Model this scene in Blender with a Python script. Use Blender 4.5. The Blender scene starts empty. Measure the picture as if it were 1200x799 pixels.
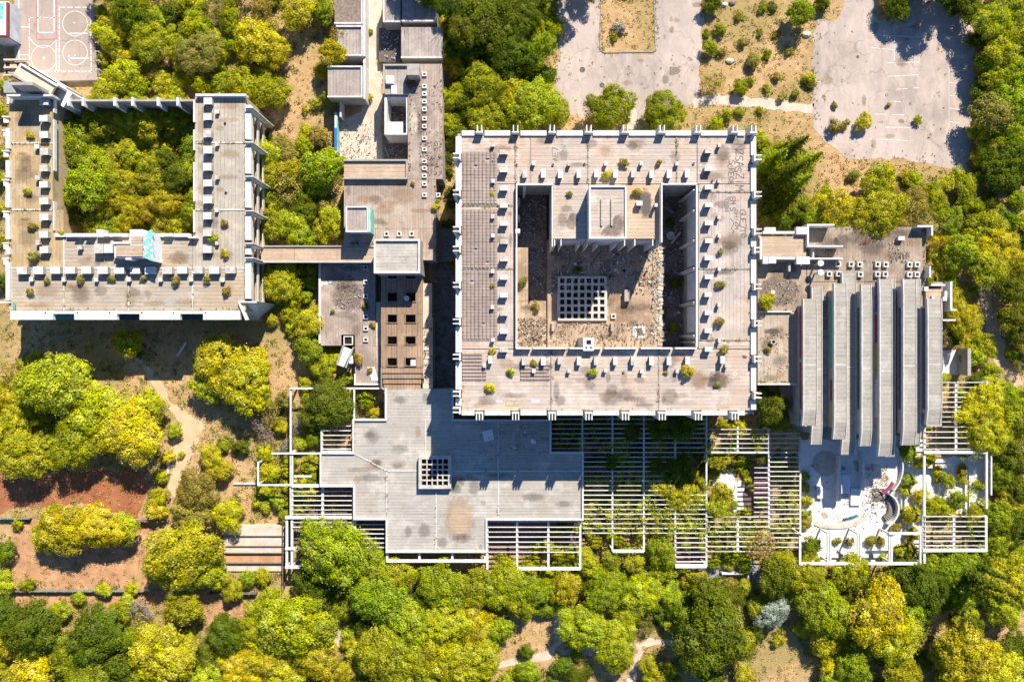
import bpy, bmesh, math, random
import numpy as np
from mathutils import Vector
random.seed(7)
C = bpy.context.scene.collection
S = bpy.context.scene
# ---------------------------------------------------------------- camera, sky, sun
H = 133.0            # drone height above the ground, metres
cam_d = bpy.data.cameras.new('camera'); cam = bpy.data.objects.new('camera', cam_d); C.objects.link(cam)
cam.location = (0, 0, H); cam.rotation_euler = (0, 0, 0)
cam_d.sensor_width = 36; cam_d.lens = 24; cam_d.clip_end = 3000
S.camera = cam
SUN = Vector((0.46, 1.11, 1.0)).normalized()       # direction towards the sun
elev = math.asin(SUN.z); azim = math.atan2(SUN.x, SUN.y)
world = bpy.data.worlds.new("World"); S.world = world; world.use_nodes = True
wn = world.node_tree.nodes; wl = world.node_tree.links
for n in list(wn): wn.remove(n)
sky = wn.new('ShaderNodeTexSky'); sky.sky_type = 'NISHITA'; sky.sun_disc = False
sky.sun_elevation = elev; sky.sun_rotation = azim; sky.altitude = 100; sky.air_density = 1.0; sky.dust_density = 0.0; sky.ozone_density = 10.0
bg = wn.new('ShaderNodeBackground'); bg.inputs[1].default_value = 0.085
wo = wn.new('ShaderNodeOutputWorld')
wl.new(sky.outputs[0], bg.inputs[0]); wl.new(bg.outputs[0], wo.inputs[0])
sd = bpy.data.lights.new('sun', 'SUN'); sd.energy = 5.0; sd.angle = math.radians(0.5); sd.color = (1, .92, .80)
so = bpy.data.objects.new('sun', sd); C.objects.link(so); so.location = (60, 150, 130)
so.rotation_euler = (-SUN).to_track_quat('-Z', 'Y').to_euler()
S.view_settings.view_transform = 'Standard'; S.view_settings.look = 'None'
S.view_settings.exposure = 0.92; S.view_settings.gamma = 1
S.cycles.max_bounces = 6; S.cycles.diffuse_bounces = 3; S.cycles.transmission_bounces = 3

# ---------------------------------------------------------------- helpers
def W(x, y, z=0.0):
    """ground position (metres) of a point seen at photo pixel x, y when it lies at height z"""
    k = (H - z) / 800.0
    return ((x - 600.0) * k, (399.5 - y) * k)
WL = {}                      # world location of every Empty / part

class MB:
    def __init__(s): s.v = []; s.f = []; s.m = []
    def box(s, x0, x1, y0, y1, z0, z1, m=0):
        if x1 < x0: x0, x1 = x1, x0
        if y1 < y0: y0, y1 = y1, y0
        b = len(s.v)
        s.v += [(x0,y0,z0),(x1,y0,z0),(x1,y1,z0),(x0,y1,z0),(x0,y0,z1),(x1,y0,z1),(x1,y1,z1),(x0,y1,z1)]
        s.f += [(b,b+3,b+2,b+1),(b+4,b+5,b+6,b+7),(b,b+1,b+5,b+4),(b+1,b+2,b+6,b+5),(b+2,b+3,b+7,b+6),(b+3,b,b+4,b+7)]
        s.m += [m]*6; return s
    def px(s, x0, y0, x1, y1, z0, z1, m=0):
        a = W(x0, y0, z1); c = W(x1, y1, z1)
        return s.box(a[0], c[0], a[1], c[1], z0, z1, m)
    def rbox(s, cx, cy, z0, z1, lx, ly, ang, m=0, tilt=0):
        b = len(s.v); ca, sa = math.cos(ang), math.sin(ang)
        for z in (z0, z1):
            for dx, dy in ((-1,-1),(1,-1),(1,1),(-1,1)):
                u, w = dx*lx/2, dy*ly/2
                s.v.append((cx+u*ca-w*sa, cy+u*sa+w*ca, z+u*tilt))
        s.f += [(b,b+3,b+2,b+1),(b+4,b+5,b+6,b+7),(b,b+1,b+5,b+4),(b+1,b+2,b+6,b+5),(b+2,b+3,b+7,b+6),(b+3,b,b+4,b+7)]
        s.m += [m]*6; return s
    def prism(s, pts, z0, z1, m=0):
        n = len(pts)
        ar = sum(pts[i][0]*pts[(i+1)%n][1]-pts[(i+1)%n][0]*pts[i][1] for i in range(n))
        if ar < 0: pts = pts[::-1]
        b = len(s.v)
        s.v += [(p[0],p[1],z0) for p in pts] + [(p[0],p[1],z1) for p in pts]
        s.f.append(tuple(b+n+i for i in range(n))); s.m.append(m)
        s.f.append(tuple(b+n-1-i for i in range(n))); s.m.append(m)
        for i in range(n):
            j = (i+1) % n
            s.f.append((b+i,b+j,b+n+j,b+n+i)); s.m.append(m)
        return s
    def sheet(s, pts, z, m=0):
        n = len(pts)
        ar = sum(pts[i][0]*pts[(i+1)%n][1]-pts[(i+1)%n][0]*pts[i][1] for i in range(n))
        if ar < 0: pts = pts[::-1]
        b = len(s.v); s.v += [(p[0],p[1],z) for p in pts]; s.f.append(tuple(range(b,b+n))); s.m.append(m); return s
    def cyl(s, x, y, z0, z1, r0, r1=None, n=10, m=0):
        r1 = r0 if r1 is None else r1; b = len(s.v)
        for z, r in ((z0,r0),(z1,r1)):
            s.v += [(x+r*math.cos(2*math.pi*i/n), y+r*math.sin(2*math.pi*i/n), z) for i in range(n)]
        s.f.append(tuple(b+n-1-i for i in range(n))); s.f.append(tuple(b+n+i for i in range(n))); s.m += [m,m]
        for i in range(n):
            j=(i+1)%n; s.f.append((b+i,b+j,b+n+j,b+n+i)); s.m.append(m)
        return s
    def tube(s, p, q, r0, r1, n=6, m=0):
        p, q = Vector(p), Vector(q); d = (q-p)
        if d.length < 1e-6: return s
        d.normalize(); a = d.orthogonal().normalized(); c = d.cross(a); b = len(s.v)
        for o, r in ((p,r0),(q,r1)):
            for i in range(n):
                t = 2*math.pi*i/n; w = o + a*(r*math.cos(t)) + c*(r*math.sin(t)); s.v.append(tuple(w))
        for i in range(n):
            j=(i+1)%n; s.f.append((b+i,b+j,b+n+j,b+n+i)); s.m.append(m)
        s.f.append(tuple(b+n+i for i in range(n))); s.m.append(m); return s
    def ribbon(s, pts, w, z, m=0):
        for (x0,y0),(x1,y1) in zip(pts, pts[1:]):
            d = Vector((x1-x0, y1-y0)); L = d.length
            if L < 1e-6: continue
            d /= L; nx, ny = -d.y*w/2, d.x*w/2; ex, ey = d.x*w*.3, d.y*w*.3; b = len(s.v)
            s.v += [(x0-ex-nx,y0-ey-ny,z),(x1+ex-nx,y1+ey-ny,z),(x1+ex+nx,y1+ey+ny,z),(x0-ex+nx,y0-ey+ny,z)]
            s.f.append((b,b+1,b+2,b+3)); s.m.append(m); z += 0.0006
        return s
    def build(s, name, mats, parent=None, kind=None):
        if not s.v: return None
        if not isinstance(mats, (list, tuple)): mats = [mats]
        a = np.array(s.v, dtype=float); lo, hi = a.min(0), a.max(0)
        org = Vector(((lo[0]+hi[0])/2, (lo[1]+hi[1])/2, lo[2]))
        me = bpy.data.meshes.new(name); a = a - np.array(org)
        me.from_pydata([tuple(p) for p in a], [], s.f)
        for m in mats: me.materials.append(m)
        if len(mats) > 1: me.polygons.foreach_set('material_index', s.m)
        me.update()
        o = bpy.data.objects.new(name, me); C.objects.link(o)
        if parent is not None:
            o.parent = parent; o.location = org - WL[parent.name]
        else: o.location = org
        WL[o.name] = org
        if kind: o['kind'] = kind
        return o

def tag(o, label, cat, group=None):
    o['label'] = label; o['category'] = cat
    if group: o['group'] = group
    return o
def thing(name, label, cat, loc, group=None):
    o = bpy.data.objects.new(name, None); C.objects.link(o); o.empty_display_size = .5
    o.location = loc; WL[o.name] = Vector(loc); return tag(o, label, cat, group)
def structure(name, mb, mats): return mb.build(name, mats, None, 'structure')

# ---------------------------------------------------------------- materials
class G:
    def __init__(s, name, rough=.9):
        s.m = bpy.data.materials.new(name); s.m.use_nodes = True; s.t = s.m.node_tree; s.n = s.t.nodes; s.l = s.t.links
        s.b = s.n['Principled BSDF']; s.b.inputs['Roughness'].default_value = rough
        s.b.inputs['Specular IOR Level'].default_value = .15
        s.pos = s.n.new('ShaderNodeNewGeometry').outputs['Position']
    def put(s, sock, v):
        if isinstance(v, bpy.types.NodeSocket): s.l.new(v, sock)
        elif isinstance(v, (tuple, list)) and len(v) == 3 and sock.type == 'RGBA': sock.default_value = (*v, 1)
        else: sock.default_value = v
    def math(s, op, a, b=0.0, c=None):
        n = s.n.new('ShaderNodeMath'); n.operation = op; s.put(n.inputs[0], a); s.put(n.inputs[1], b)
        if c is not None: s.put(n.inputs[2], c)
        return n.outputs[0]
    def map(s, v, scale, loc=(0,0,0)):
        n = s.n.new('ShaderNodeMapping'); s.put(n.inputs[0], v); n.inputs['Scale'].default_value = scale; n.inputs['Location'].default_value = loc
        return n.outputs[0]
    def noise(s, scale, detail=4, rough=.6, vec=None, dist=0):
        n = s.n.new('ShaderNodeTexNoise'); s.put(n.inputs['Vector'], vec or s.pos); n.inputs['Scale'].default_value = scale
        n.inputs['Detail'].default_value = detail; n.inputs['Roughness'].default_value = rough; n.inputs['Distortion'].default_value = dist
        return n.outputs['Fac']
    def ramp(s, v, lo, hi, a=0.0, b=1.0):
        n = s.n.new('ShaderNodeMapRange'); s.put(n.inputs[0], v); n.inputs[1].default_value = lo; n.inputs[2].default_value = hi
        n.inputs[3].default_value = a; n.inputs[4].default_value = b; return n.outputs[0]
    def mix(s, f, a, b, mode='MIX'):
        n = s.n.new('ShaderNodeMix'); n.data_type = 'RGBA'; n.blend_type = mode
        s.put(n.inputs[0], f); s.put(n.inputs[6], a); s.put(n.inputs[7], b); return n.outputs[2]
    def sep(s, v):
        n = s.n.new('ShaderNodeSeparateXYZ'); s.put(n.inputs[0], v); return n.outputs
    def white(s, v):
        n = s.n.new('ShaderNodeTexWhiteNoise'); n.noise_dimensions = '1D'; s.put(n.inputs['W'], v); return n.outputs[0]
    def bump(s, h, strength=.5, dist=.1):
        n = s.n.new('ShaderNodeBump'); n.inputs['Strength'].default_value = strength; n.inputs['Distance'].default_value = dist
        s.put(n.inputs['Height'], h); s.l.new(n.outputs[0], s.b.inputs['Normal'])
    def out(s, c): s.put(s.b.inputs['Base Color'], c); return s.m

def plain(name, c, var=.18, rough=.85, sc=1.2, stain=None):
    g = G(name, rough)
    n = g.noise(sc, 5); c2 = tuple(v*(1-var*1.6) for v in c)
    col = g.mix(g.ramp(n, .35, .7), c, c2)
    col = g.mix(g.ramp(g.noise(9, 3), .4, .75, 0, .35), col, tuple(v*.6 for v in c))
    if stain: col = g.mix(g.ramp(g.noise(.25, 5, .7), .5, .72, 0, .7), col, stain)
    g.bump(g.noise(6, 4), .25, .05)
    return g.out(col)

def planked(name, c, c2, axis, pitch, stain, amt=.6, line=.55, off=0.0, grime=.5):
    """concrete roof laid in strips: tone differs strip by strip, dark joints, broad stains, fine grain"""
    g = G(name, .92)
    p = g.sep(g.pos)[axis]
    q = g.math('DIVIDE', g.math('ADD', p, 500 + off), pitch)
    idx = g.math('FLOOR', q); fr = g.math('FRACT', q)
    other = g.sep(g.pos)[1-axis]
    seg = g.math('FLOOR', g.math('ADD', g.math('DIVIDE', other, 5.2), g.math('MULTIPLY', g.white(idx), 9.0)))
    w = g.white(g.math('ADD', idx, g.math('MULTIPLY', seg, 17.3)))
    w2 = g.noise(.33, 5, .7, g.map(g.pos, (1,1,1), (40,13,0)))
    stretch = (.08, 1.3, 1) if axis == 1 else (1.3, .08, 1)
    streak = g.noise(1.6, 5, .65, g.map(g.pos, stretch))
    wide = g.noise(.09, 6, .65, None, .6)
    col = g.mix(g.ramp(w, 0, 1, 0, .75), c, c2)
    col = g.mix(g.ramp(streak, .42, .72, 0, .6), col, tuple(v*.62 for v in c2))
    col = g.mix(g.ramp(wide, .46, .66, 0, amt), col, stain)
    col = g.mix(g.ramp(g.noise(.5, 6, .75), .56, .76, 0, grime), col, (.11, .085, .065))
    speck = g.noise(7, 3, .7)
    col = g.mix(g.ramp(speck, .35, .62, .30, 0), col, tuple(v*.45 for v in c))
    col = g.mix(g.ramp(speck, .58, .78, 0, .3), col, tuple(min(.85, v*1.35) for v in c))
    col = g.mix(g.ramp(w2, .5, .66, 0, .45), col, tuple(min(.8, v*1.28+.02) for v in c))
    col = g.mix(g.ramp(g.noise(1.7, 6, .75, g.map(g.pos,(1,1,1),(7,3,0))), .55, .72, 0, .55), col, tuple(v*.5 for v in stain))
    joint = g.math('LESS_THAN', fr, .13)
    jn = g.ramp(g.noise(.8, 3), .35, .65, .25, 1)
    col = g.mix(g.math('MULTIPLY', g.math('MULTIPLY', joint, line), jn), col, (.07, .06, .055))
    g.bump(g.math('ADD', g.math('MULTIPLY', joint, -1.0), g.math('MULTIPLY', speck, .7)), .5, .05)
    return g.out(col)

M = {}
M['white'] = plain('white_concrete', (.74, .72, .68), .16, .8, 1.1, (.50, .44, .37))
M['vent_worn'] = plain('worn_vent', (.62, .58, .52), .3, .9, 1.6, (.34, .27, .21))
M['parapet'] = plain('painted_parapet', (.66, .64, .61), .18, .8, 1.1, (.42, .37, .32))
M['concrete'] = plain('bare_concrete', (.42, .39, .35), .2, .9, .8, (.25, .22, .19))
M['grey'] = plain('grey_concrete', (.36, .36, .37), .2, .9, .8, (.22, .21, .20))
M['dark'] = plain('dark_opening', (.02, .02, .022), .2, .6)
M['roof_main'] = planked('roof_main', (.53, .445, .375), (.455, .375, .315), 1, .62, (.53, .36, .24), .6, .45)
M['roof_main_v'] = planked('roof_main_side', (.50, .43, .38), (.43, .37, .325), 0, .62, (.53, .37, .25), .55, .42)
M['roof_orange'] = planked('roof_orange', (.53, .38, .25), (.50, .41, .31), 1, .62, (.56, .36, .2), .75, .4)
M['roof_left'] = planked('roof_left', (.46, .395, .31), (.37, .32, .25), 1, .66, (.46, .32, .18), .65, .6)
M['roof_left_v'] = planked('roof_left_side', (.45, .40, .33), (.40, .355, .29), 0, .66, (.43, .34, .22), .5, .55)
M['roof_left_w'] = planked('roof_left_ochre', (.47, .34, .18), (.41, .31, .18), 0, .66, (.27, .185, .095), .5, .4)
M['roof_low'] = planked('roof_low', (.46, .43, .375), (.40, .375, .335), 1, .58, (.36, .30, .235), .5, .42, 0, .4)
M['roof_tan'] = planked('roof_tan', (.49, .37, .265), (.44, .34, .25), 1, .8, (.50, .33, .22), .6, .4)
M['roof_brown'] = planked('roof_brown', (.44, .345, .28), (.37, .295, .245), 0, .5, (.23, .175, .14), .85, .45, 0, .8)
M['roof_grid'] = planked('roof_grid', (.40, .27, .18), (.31, .21, .145), 0, .55, (.26, .17, .11), .5, .8)
M['roof_shed'] = planked('roof_shed', (.40, .34, .30), (.35, .30, .27), 0, .62, (.30, .24, .20), .5, .5)
M['roof_rib'] = planked('roof_rib', (.42, .385, .325), (.37, .345, .295), 1, .75, (.36, .31, .24), .5, .35)
M['roof_deck'] = planked('roof_deck', (.40, .31, .23), (.33, .26, .20), 0, .55, (.16, .13, .11), .9, .4, 0, .8)
M['deck_pale'] = planked('deck_pale', (.46, .38, .29), (.42, .34, .26), 0, .6, (.36, .27, .19), .5, .4)
M['court_floor'] = planked('court_floor', (.52, .385, .265), (.44, .33, .23), 0, .8, (.25, .17, .115), .85, .3, 0, .85)
M['tile'] = planked('clay_tile', (.33, .255, .215), (.28, .22, .19), 1, .42, (.40, .33, .28), .5, .35)
M['tile_dark'] = plain('gravel_dark', (.17, .145, .13), .3, .95, 3)
M['gravel'] = plain('gravel_fill', (.30, .23, .185), .35, .95, 2.5)
M['debris_floor'] = plain('debris_floor', (.27, .205, .17), .4, .95, .8, (.36, .29, .22))
M['seam'] = plain('seam_strip', (.34, .31, .29), .2)
M['pale_sheet'] = plain('pale_sheet', (.74, .74, .74), .08)
M['turq'] = plain('turquoise_paint', (.22, .60, .52), .25, .7, 1.5, (.65, .66, .62))
M['teal'] = plain('teal_paint', (.10, .36, .28), .1)
M['red'] = plain('red_paint', (.26, .07, .06), .2)
M['magenta'] = plain('magenta_paint', (.30, .06, .14), .25, .8, 2)
M['yellowp'] = plain('yellow_paint', (.42, .33, .08), .2)
M['bluep'] = plain('blue_paint', (.05, .16, .45), .2)
M['greenp'] = plain('green_paint', (.20, .45, .05), .2)
M['purple'] = plain('purple_paint', (.20, .09, .32), .3)
M['pinkpave'] = plain('mauve_paving', (.20, .115, .13), .3, .9, 1.4, (.16, .13, .06))
M['ink'] = plain('spray_ink', (.20, .17, .165), .3)
M['ink_pale'] = plain('faded_ink', (.30, .25, .23), .3)
M['lineW'] = plain('white_line', (.74, .71, .66), .15, .8, 3, (.5, .46, .42))
M['lineR'] = plain('red_line', (.55, .22, .2), .2)
M['wood'] = plain('weathered_wood', (.30, .22, .15), .3, .9, 2)
M['rust'] = plain('rust', (.24, .10, .05), .3, .9, 2)
M['bluewin'] = plain('window_glass', (.07, .10, .13), .2, .25)
M['rail'] = plain('metal_rail', (.40, .37, .33), .2, .5)
M['facade_tan'] = plain('facade_tan', (.52, .40, .24), .2, .85, .7)
M['facade_blue'] = plain('facade_blue', (.55, .58, .62), .2, .8, .7, (.30, .32, .35))
M['asphalt'] = None
def asphalt(name, c, patchy):
    g = G(name, .95)
    col = g.mix(g.ramp(g.noise(.06, 6, .6), .38, .62), c, tuple(v*.72 for v in c))
    col = g.mix(g.ramp(g.noise(.5, 6, .7, g.map(g.pos, (1, .35, 1))), .45, .75, 0, patchy), col, (.62, .50, .42))
    col = g.mix(g.ramp(g.noise(.18, 5, .7), .55, .72, 0, .6), col, (.33, .24, .2))
    col = g.mix(g.ramp(g.noise(8, 3, .8), .4, .7, 0, .3), col, (.18, .15, .14))
    v = g.n.new('ShaderNodeTexVoronoi'); v.feature = 'DISTANCE_TO_EDGE'; v.inputs['Scale'].default_value = .16
    nz = g.n.new('ShaderNodeTexNoise'); nz.inputs['Scale'].default_value = .5; g.l.new(g.pos, nz.inputs['Vector'])
    ad = g.n.new('ShaderNodeVectorMath'); ad.operation = 'MULTIPLY_ADD'; g.l.new(nz.outputs['Color'], ad.inputs[0]); ad.inputs[1].default_value = (3,3,0); g.l.new(g.pos, ad.inputs[2])
    g.l.new(ad.outputs[0], v.inputs['Vector'])
    cr = g.ramp(v.outputs['Distance'], 0, .012, .5, 0)
    col = g.mix(cr, col, (.16, .13, .11))
    g.bump(g.noise(10, 3), .3, .03)
    return g.out(col)
M['asphalt'] = asphalt('worn_asphalt', (.49, .405, .35), .85)
M['court'] = asphalt('court_surface', (.43, .345, .29), .3)
M['fence'] = plain('weathered_fence', (.20, .25, .22), .3)
M['path'] = plain('pale_path', (.64, .54, .43), .2, .95, .6, (.44, .32, .20))
M['dirt'] = plain('dirt_path', (.66, .46, .28), .15, .95, .5, (.54, .36, .20))
M['plaza'] = plain('plaza_paving', (.82, .78, .71), .08, .9, .35, (.66, .56, .46))
M['soil'] = plain('red_soil', (.38, .14, .065), .3, .95, .5, (.44, .23, .11))
M['clay'] = plain('clay_field', (.55, .30, .155), .3, .95, .4, (.50, .35, .17))
def ground_mat():
    g = G('dry_ground', 1)
    big = g.noise(.045, 5, .6, None, .4); mid = g.noise(.35, 6, .7); fine = g.noise(5, 5, .75)
    col = g.mix(g.ramp(mid, .35, .65), (.66, .43, .23), (.54, .335, .16))
    col = g.mix(g.ramp(big, .42, .58, 0, .75), col, (.33, .27, .09))
    col = g.mix(g.ramp(g.noise(.9, 5, .7), .50, .68, 0, .6), col, (.24, .20, .055))
    col = g.mix(g.ramp(fine, .45, .72, 0, .6), col, (.27, .17, .08))
    col = g.mix(g.ramp(g.noise(2.3, 4, .7), .58, .75, 0, .6), col, (.62, .46, .24))
    g.bump(g.math('ADD', fine, g.math('MULTIPLY', mid, 1.5)), .9, .25)
    return g.out(col)
M['ground'] = ground_mat()
def soft(key, a=.85):
    """the same surface as a stain whose rim fades out raggedly"""
    k = 'soft_%s_%.2f' % (key, a)
    if k in M: return M[k]
    m = M[key].copy(); m.name = 'stain_of_' + M[key].name; t = m.node_tree; n = t.nodes; l = t.links; b = n['Principled BSDF']
    tc = n.new('ShaderNodeTexCoord'); sb = n.new('ShaderNodeVectorMath'); sb.operation = 'SUBTRACT'; l.new(tc.outputs['Generated'], sb.inputs[0]); sb.inputs[1].default_value = (.5,.5,0)
    fl = n.new('ShaderNodeVectorMath'); fl.operation = 'MULTIPLY'; l.new(sb.outputs[0], fl.inputs[0]); fl.inputs[1].default_value = (1,1,0)
    ln = n.new('ShaderNodeVectorMath'); ln.operation = 'LENGTH'; l.new(fl.outputs[0], ln.inputs[0])
    nz = n.new('ShaderNodeTexNoise'); nz.inputs['Scale'].default_value = 1.4; nz.inputs['Detail'].default_value = 6; nz.inputs['Roughness'].default_value = .7
    ge = n.new('ShaderNodeNewGeometry'); l.new(ge.outputs['Position'], nz.inputs['Vector'])
    ma = n.new('ShaderNodeMath'); ma.operation = 'MULTIPLY_ADD'; l.new(nz.outputs['Fac'], ma.inputs[0]); ma.inputs[1].default_value = .55; l.new(ln.outputs['Value'], ma.inputs[2])
    mr = n.new('ShaderNodeMapRange'); l.new(ma.outputs[0], mr.inputs[0]); mr.inputs[1].default_value = .50; mr.inputs[2].default_value = .70; mr.inputs[3].default_value = a; mr.inputs[4].default_value = 0
    l.new(mr.outputs[0], b.inputs['Alpha']); M[k] = m; return m
M['grime'] = plain('grime', (.13, .10, .08), .3, .95, 2); M['rustwash'] = plain('rust_wash', (.42, .26, .14), .2, .95, 2); M['lime'] = plain('lime_bloom', (.66, .62, .56), .1, .95, 2)
def leaf_mat(mixed=False):
    m = bpy.data.materials.new('foliage_mixed' if mixed else 'foliage'); m.use_nodes = True; t = m.node_tree; n = t.nodes; l = t.links
    for k in list(n): n.remove(k)
    oi = n.new('ShaderNodeObjectInfo'); at = n.new('ShaderNodeAttribute'); at.attribute_name = 'tint'
    sp = n.new('ShaderNodeSeparateColor'); l.new(at.outputs['Color'], sp.inputs[0])
    hs = n.new('ShaderNodeHueSaturation'); hu = n.new('ShaderNodeAttribute'); hu.attribute_name = 'hue'; l.new(hu.outputs['Color'] if mixed else oi.outputs['Color'], hs.inputs['Color'])
    def mr(src, a, b):
        k = n.new('ShaderNodeMapRange'); l.new(src, k.inputs[0]); k.inputs[3].default_value = a; k.inputs[4].default_value = b; return k.outputs[0]
    ad = n.new('ShaderNodeMath'); ad.operation = 'ADD'
    l.new(mr(sp.outputs[0], -.014, .014), ad.inputs[0]); l.new(mr(oi.outputs['Random'], .491, .507), ad.inputs[1])
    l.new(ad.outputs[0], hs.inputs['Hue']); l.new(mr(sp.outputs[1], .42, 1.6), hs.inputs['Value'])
    l.new(mr(sp.outputs[2], .85, 1.08), hs.inputs['Saturation'])
    d = n.new('ShaderNodeBsdfDiffuse'); tr = n.new('ShaderNodeBsdfTranslucent'); mx = n.new('ShaderNodeMixShader'); mx.inputs[0].default_value = .38
    l.new(hs.outputs[0], d.inputs[0]); l.new(hs.outputs[0], tr.inputs[0]); l.new(d.outputs[0], mx.inputs[1]); l.new(tr.outputs[0], mx.inputs[2])
    o = n.new('ShaderNodeOutputMaterial'); l.new(mx.outputs[0], o.inputs[0]); return m
M['leaf'] = leaf_mat(); M['leaf_mixed'] = leaf_mat(True)
M['bark'] = plain('bark', (.16, .12, .09), .3, .95, 3)
M['twig'] = plain('dry_twig', (.34, .28, .22), .2, .95, 3)
# ---------------------------------------------------------------- foliage
def leaf_cloud(name, P, N, size, tint, rng, aspect=.62):
    """one small rhombic leaf spray per point P facing N"""
    n = len(P)
    r = rng.normal(size=(n,3)); t = r - (r*N).sum(1)[:,None]*N; t /= np.linalg.norm(t,axis=1)[:,None]+1e-9
    b = np.cross(N, t); L = (size*(.6+.8*rng.random(n)))[:,None]; Wd = L*aspect
    fold = N*L*.18
    V = np.empty((n,4,3)); V[:,0] = P - t*L*.5; V[:,1] = P + b*Wd*.5 + fold; V[:,2] = P + t*L*.5; V[:,3] = P - b*Wd*.5 + fold
    me = bpy.data.meshes.new(name); me.vertices.add(4*n); me.vertices.foreach_set('co', V.reshape(-1).astype(np.float32))
    me.loops.add(4*n); me.loops.foreach_set('vertex_index', np.arange(4*n, dtype=np.int32))
    me.polygons.add(n); me.polygons.foreach_set('loop_start', np.arange(0,4*n,4,dtype=np.int32)); me.polygons.foreach_set('loop_total', np.full(n,4,dtype=np.int32))
    at = me.attributes.new('tint', 'FLOAT_COLOR', 'POINT')
    T = np.ones((n,4,4), dtype=np.float32); T[:,:,:3] = tint[:,None,:]; at.data.foreach_set('color', T.reshape(-1))
    me.materials.append(M['leaf']); me.update(); me.validate(); return me

def sph(rng, n):
    v = rng.normal(size=(n,3)); return v/np.linalg.norm(v,axis=1)[:,None]

def crown_points(rng, R, Hc, nl, rc, per, gap=.15):
    """lobes -> clumps on the lobes' skin -> leaf points on each clump"""
    lobes = [(np.array([R*.12*rng.normal(),R*.12*rng.normal(),Hc*.52]), R*.54)]
    for i in range(nl):
        a = 2*math.pi*(i+rng.random()*.7)/nl; d = R*(.36+.42*rng.random()); lr = R*(.20+.26*rng.random())
        lobes.append((np.array([d*math.cos(a), d*math.sin(a), Hc*(.28+.34*rng.random())]), lr))
    cp, cn, cs = [], [], []
    vs = Hc/(R*1.15)*.9
    for k,(c, lr) in enumerate(lobes):
        n = int(2.6*math.pi*lr*lr/(rc*rc*1.15))
        d = sph(rng, n); d[:,2] = np.abs(d[:,2])*1.0 - .28*rng.random(n)
        d /= np.linalg.norm(d,axis=1)[:,None]
        for u in d:
            p = c + u*np.array([lr,lr,lr*vs])*(.68+.46*rng.random())
            if p[2] < .2: continue
            if any(np.linalg.norm((p-c2)/np.array([1,1,vs])) < l2*.80 for j,(c2,l2) in enumerate(lobes) if j != k): continue
            if rng.random() < gap: continue
            cp.append(p); cn.append(u); cs.append(rc*(.55+.95*rng.random()))
    P, N, T = [], [], []
    for p,u,s in zip(cp,cn,cs):
        m = int(per*(s/rc)**2); d = sph(rng, m); d = d + u*.55; d /= np.linalg.norm(d,axis=1)[:,None]
        sq = np.array([1,1,.6])
        P.append(p + d*sq*s*(.5+.5*rng.random(m)+.9*rng.random(m)**9)[:,None])
        nn = d*.9 + u*.3 + np.array([.05,.1,.2]) + rng.normal(size=(m,3))*.42; N.append(nn/np.linalg.norm(nn,axis=1)[:,None])
        ct = rng.random(3); T.append(np.clip(ct*.6 + rng.random((m,3))*.4, 0, 1))
    # sparse inner leaves so the crown is not hollow
    m = int(len(cp)*per*.12); d = sph(rng, m)*(rng.random(m)**.4)[:,None]
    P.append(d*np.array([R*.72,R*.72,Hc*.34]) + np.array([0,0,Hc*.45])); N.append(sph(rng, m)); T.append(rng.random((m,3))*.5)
    return np.concatenate(P), np.concatenate(N), np.concatenate(T)

CR = {}          # crown meshes by class: (mesh, nominal radius, crown height)
def mk(cls, n, R, Hc, nl, rc, per, leaf, gap=.15):
    CR[cls] = []
    for i in range(n):
        rng = np.random.default_rng(abs(hash((len(cls), cls[0], i, int(R*100)))) % 9999 if False else 100*i+int(R*37))
        P,N,T = crown_points(rng, R, Hc, nl+(i%3)-1, rc, per, gap)
        s = np.full(len(P), leaf)
        # real extent in plan
        ext = np.percentile(np.hypot(P[:,0],P[:,1]), 97)
        CR[cls].append((leaf_cloud('crown', P, N, s, T, rng), ext, Hc))
mk('big', 6, 6.2, 5.6, 12, .88, 66, .34, .22)
mk('mid', 6, 3.9, 4.1, 10, .72, 56, .31, .20)
mk('small', 6, 2.3, 2.6, 8, .55, 46, .28, .15)
mk('shrub', 5, 1.15, 1.25, 4, .36, 34, .22, .05)
mk('airy', 3, 3.2, 3.4, 6, .7, 20, .27, .25)
def mk_conifer(cls, n, R, Hc, seed):
    CR[cls] = []
    for i in range(n):
        rng = np.random.default_rng(seed+i); P,N,T=[],[],[]
        z = .3
        while z < Hc:
            f = 1-z/Hc; r = R*(f**.8)+.15; nb = max(4, int(7*f+4)); a0 = rng.random()*6.28
            for k in range(nb):
                a = a0+6.283*k/nb+rng.normal()*.15; rr = r*(.55+.6*rng.random()); m = int(18+rr*20); t = rng.random(m)**.7
                rad = t*rr; dr = -.18*rad + .5*(t*t)*rr*.2
                w = .06+.20*t*(1.1-t)*rr
                off = rng.normal(size=(m,3))*w[:,None]*np.array([1,1,.45])
                P.append(np.stack([rad*math.cos(a), rad*math.sin(a), z+dr+.35*t],1)+off)
                nn = np.stack([.5*math.cos(a)*np.ones(m), .5*math.sin(a)*np.ones(m), .9*np.ones(m)],1)+rng.normal(size=(m,3))*.4
                N.append(nn/np.linalg.norm(nn,axis=1)[:,None]); ct = rng.random(3); T.append(np.clip(ct*.5+rng.random((m,3))*.5,0,1))
            z += .55+.35*f
        P=np.concatenate(P);N=np.concatenate(N);T=np.concatenate(T)
        CR[cls].append((leaf_cloud('crown', P, N, np.full(len(P),.34), T, rng, .38), R, Hc))
mk_conifer('conifer', 3, 3.6, 15, 50)
mk_conifer('cypress', 3, 1.7, 14, 80)

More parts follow.
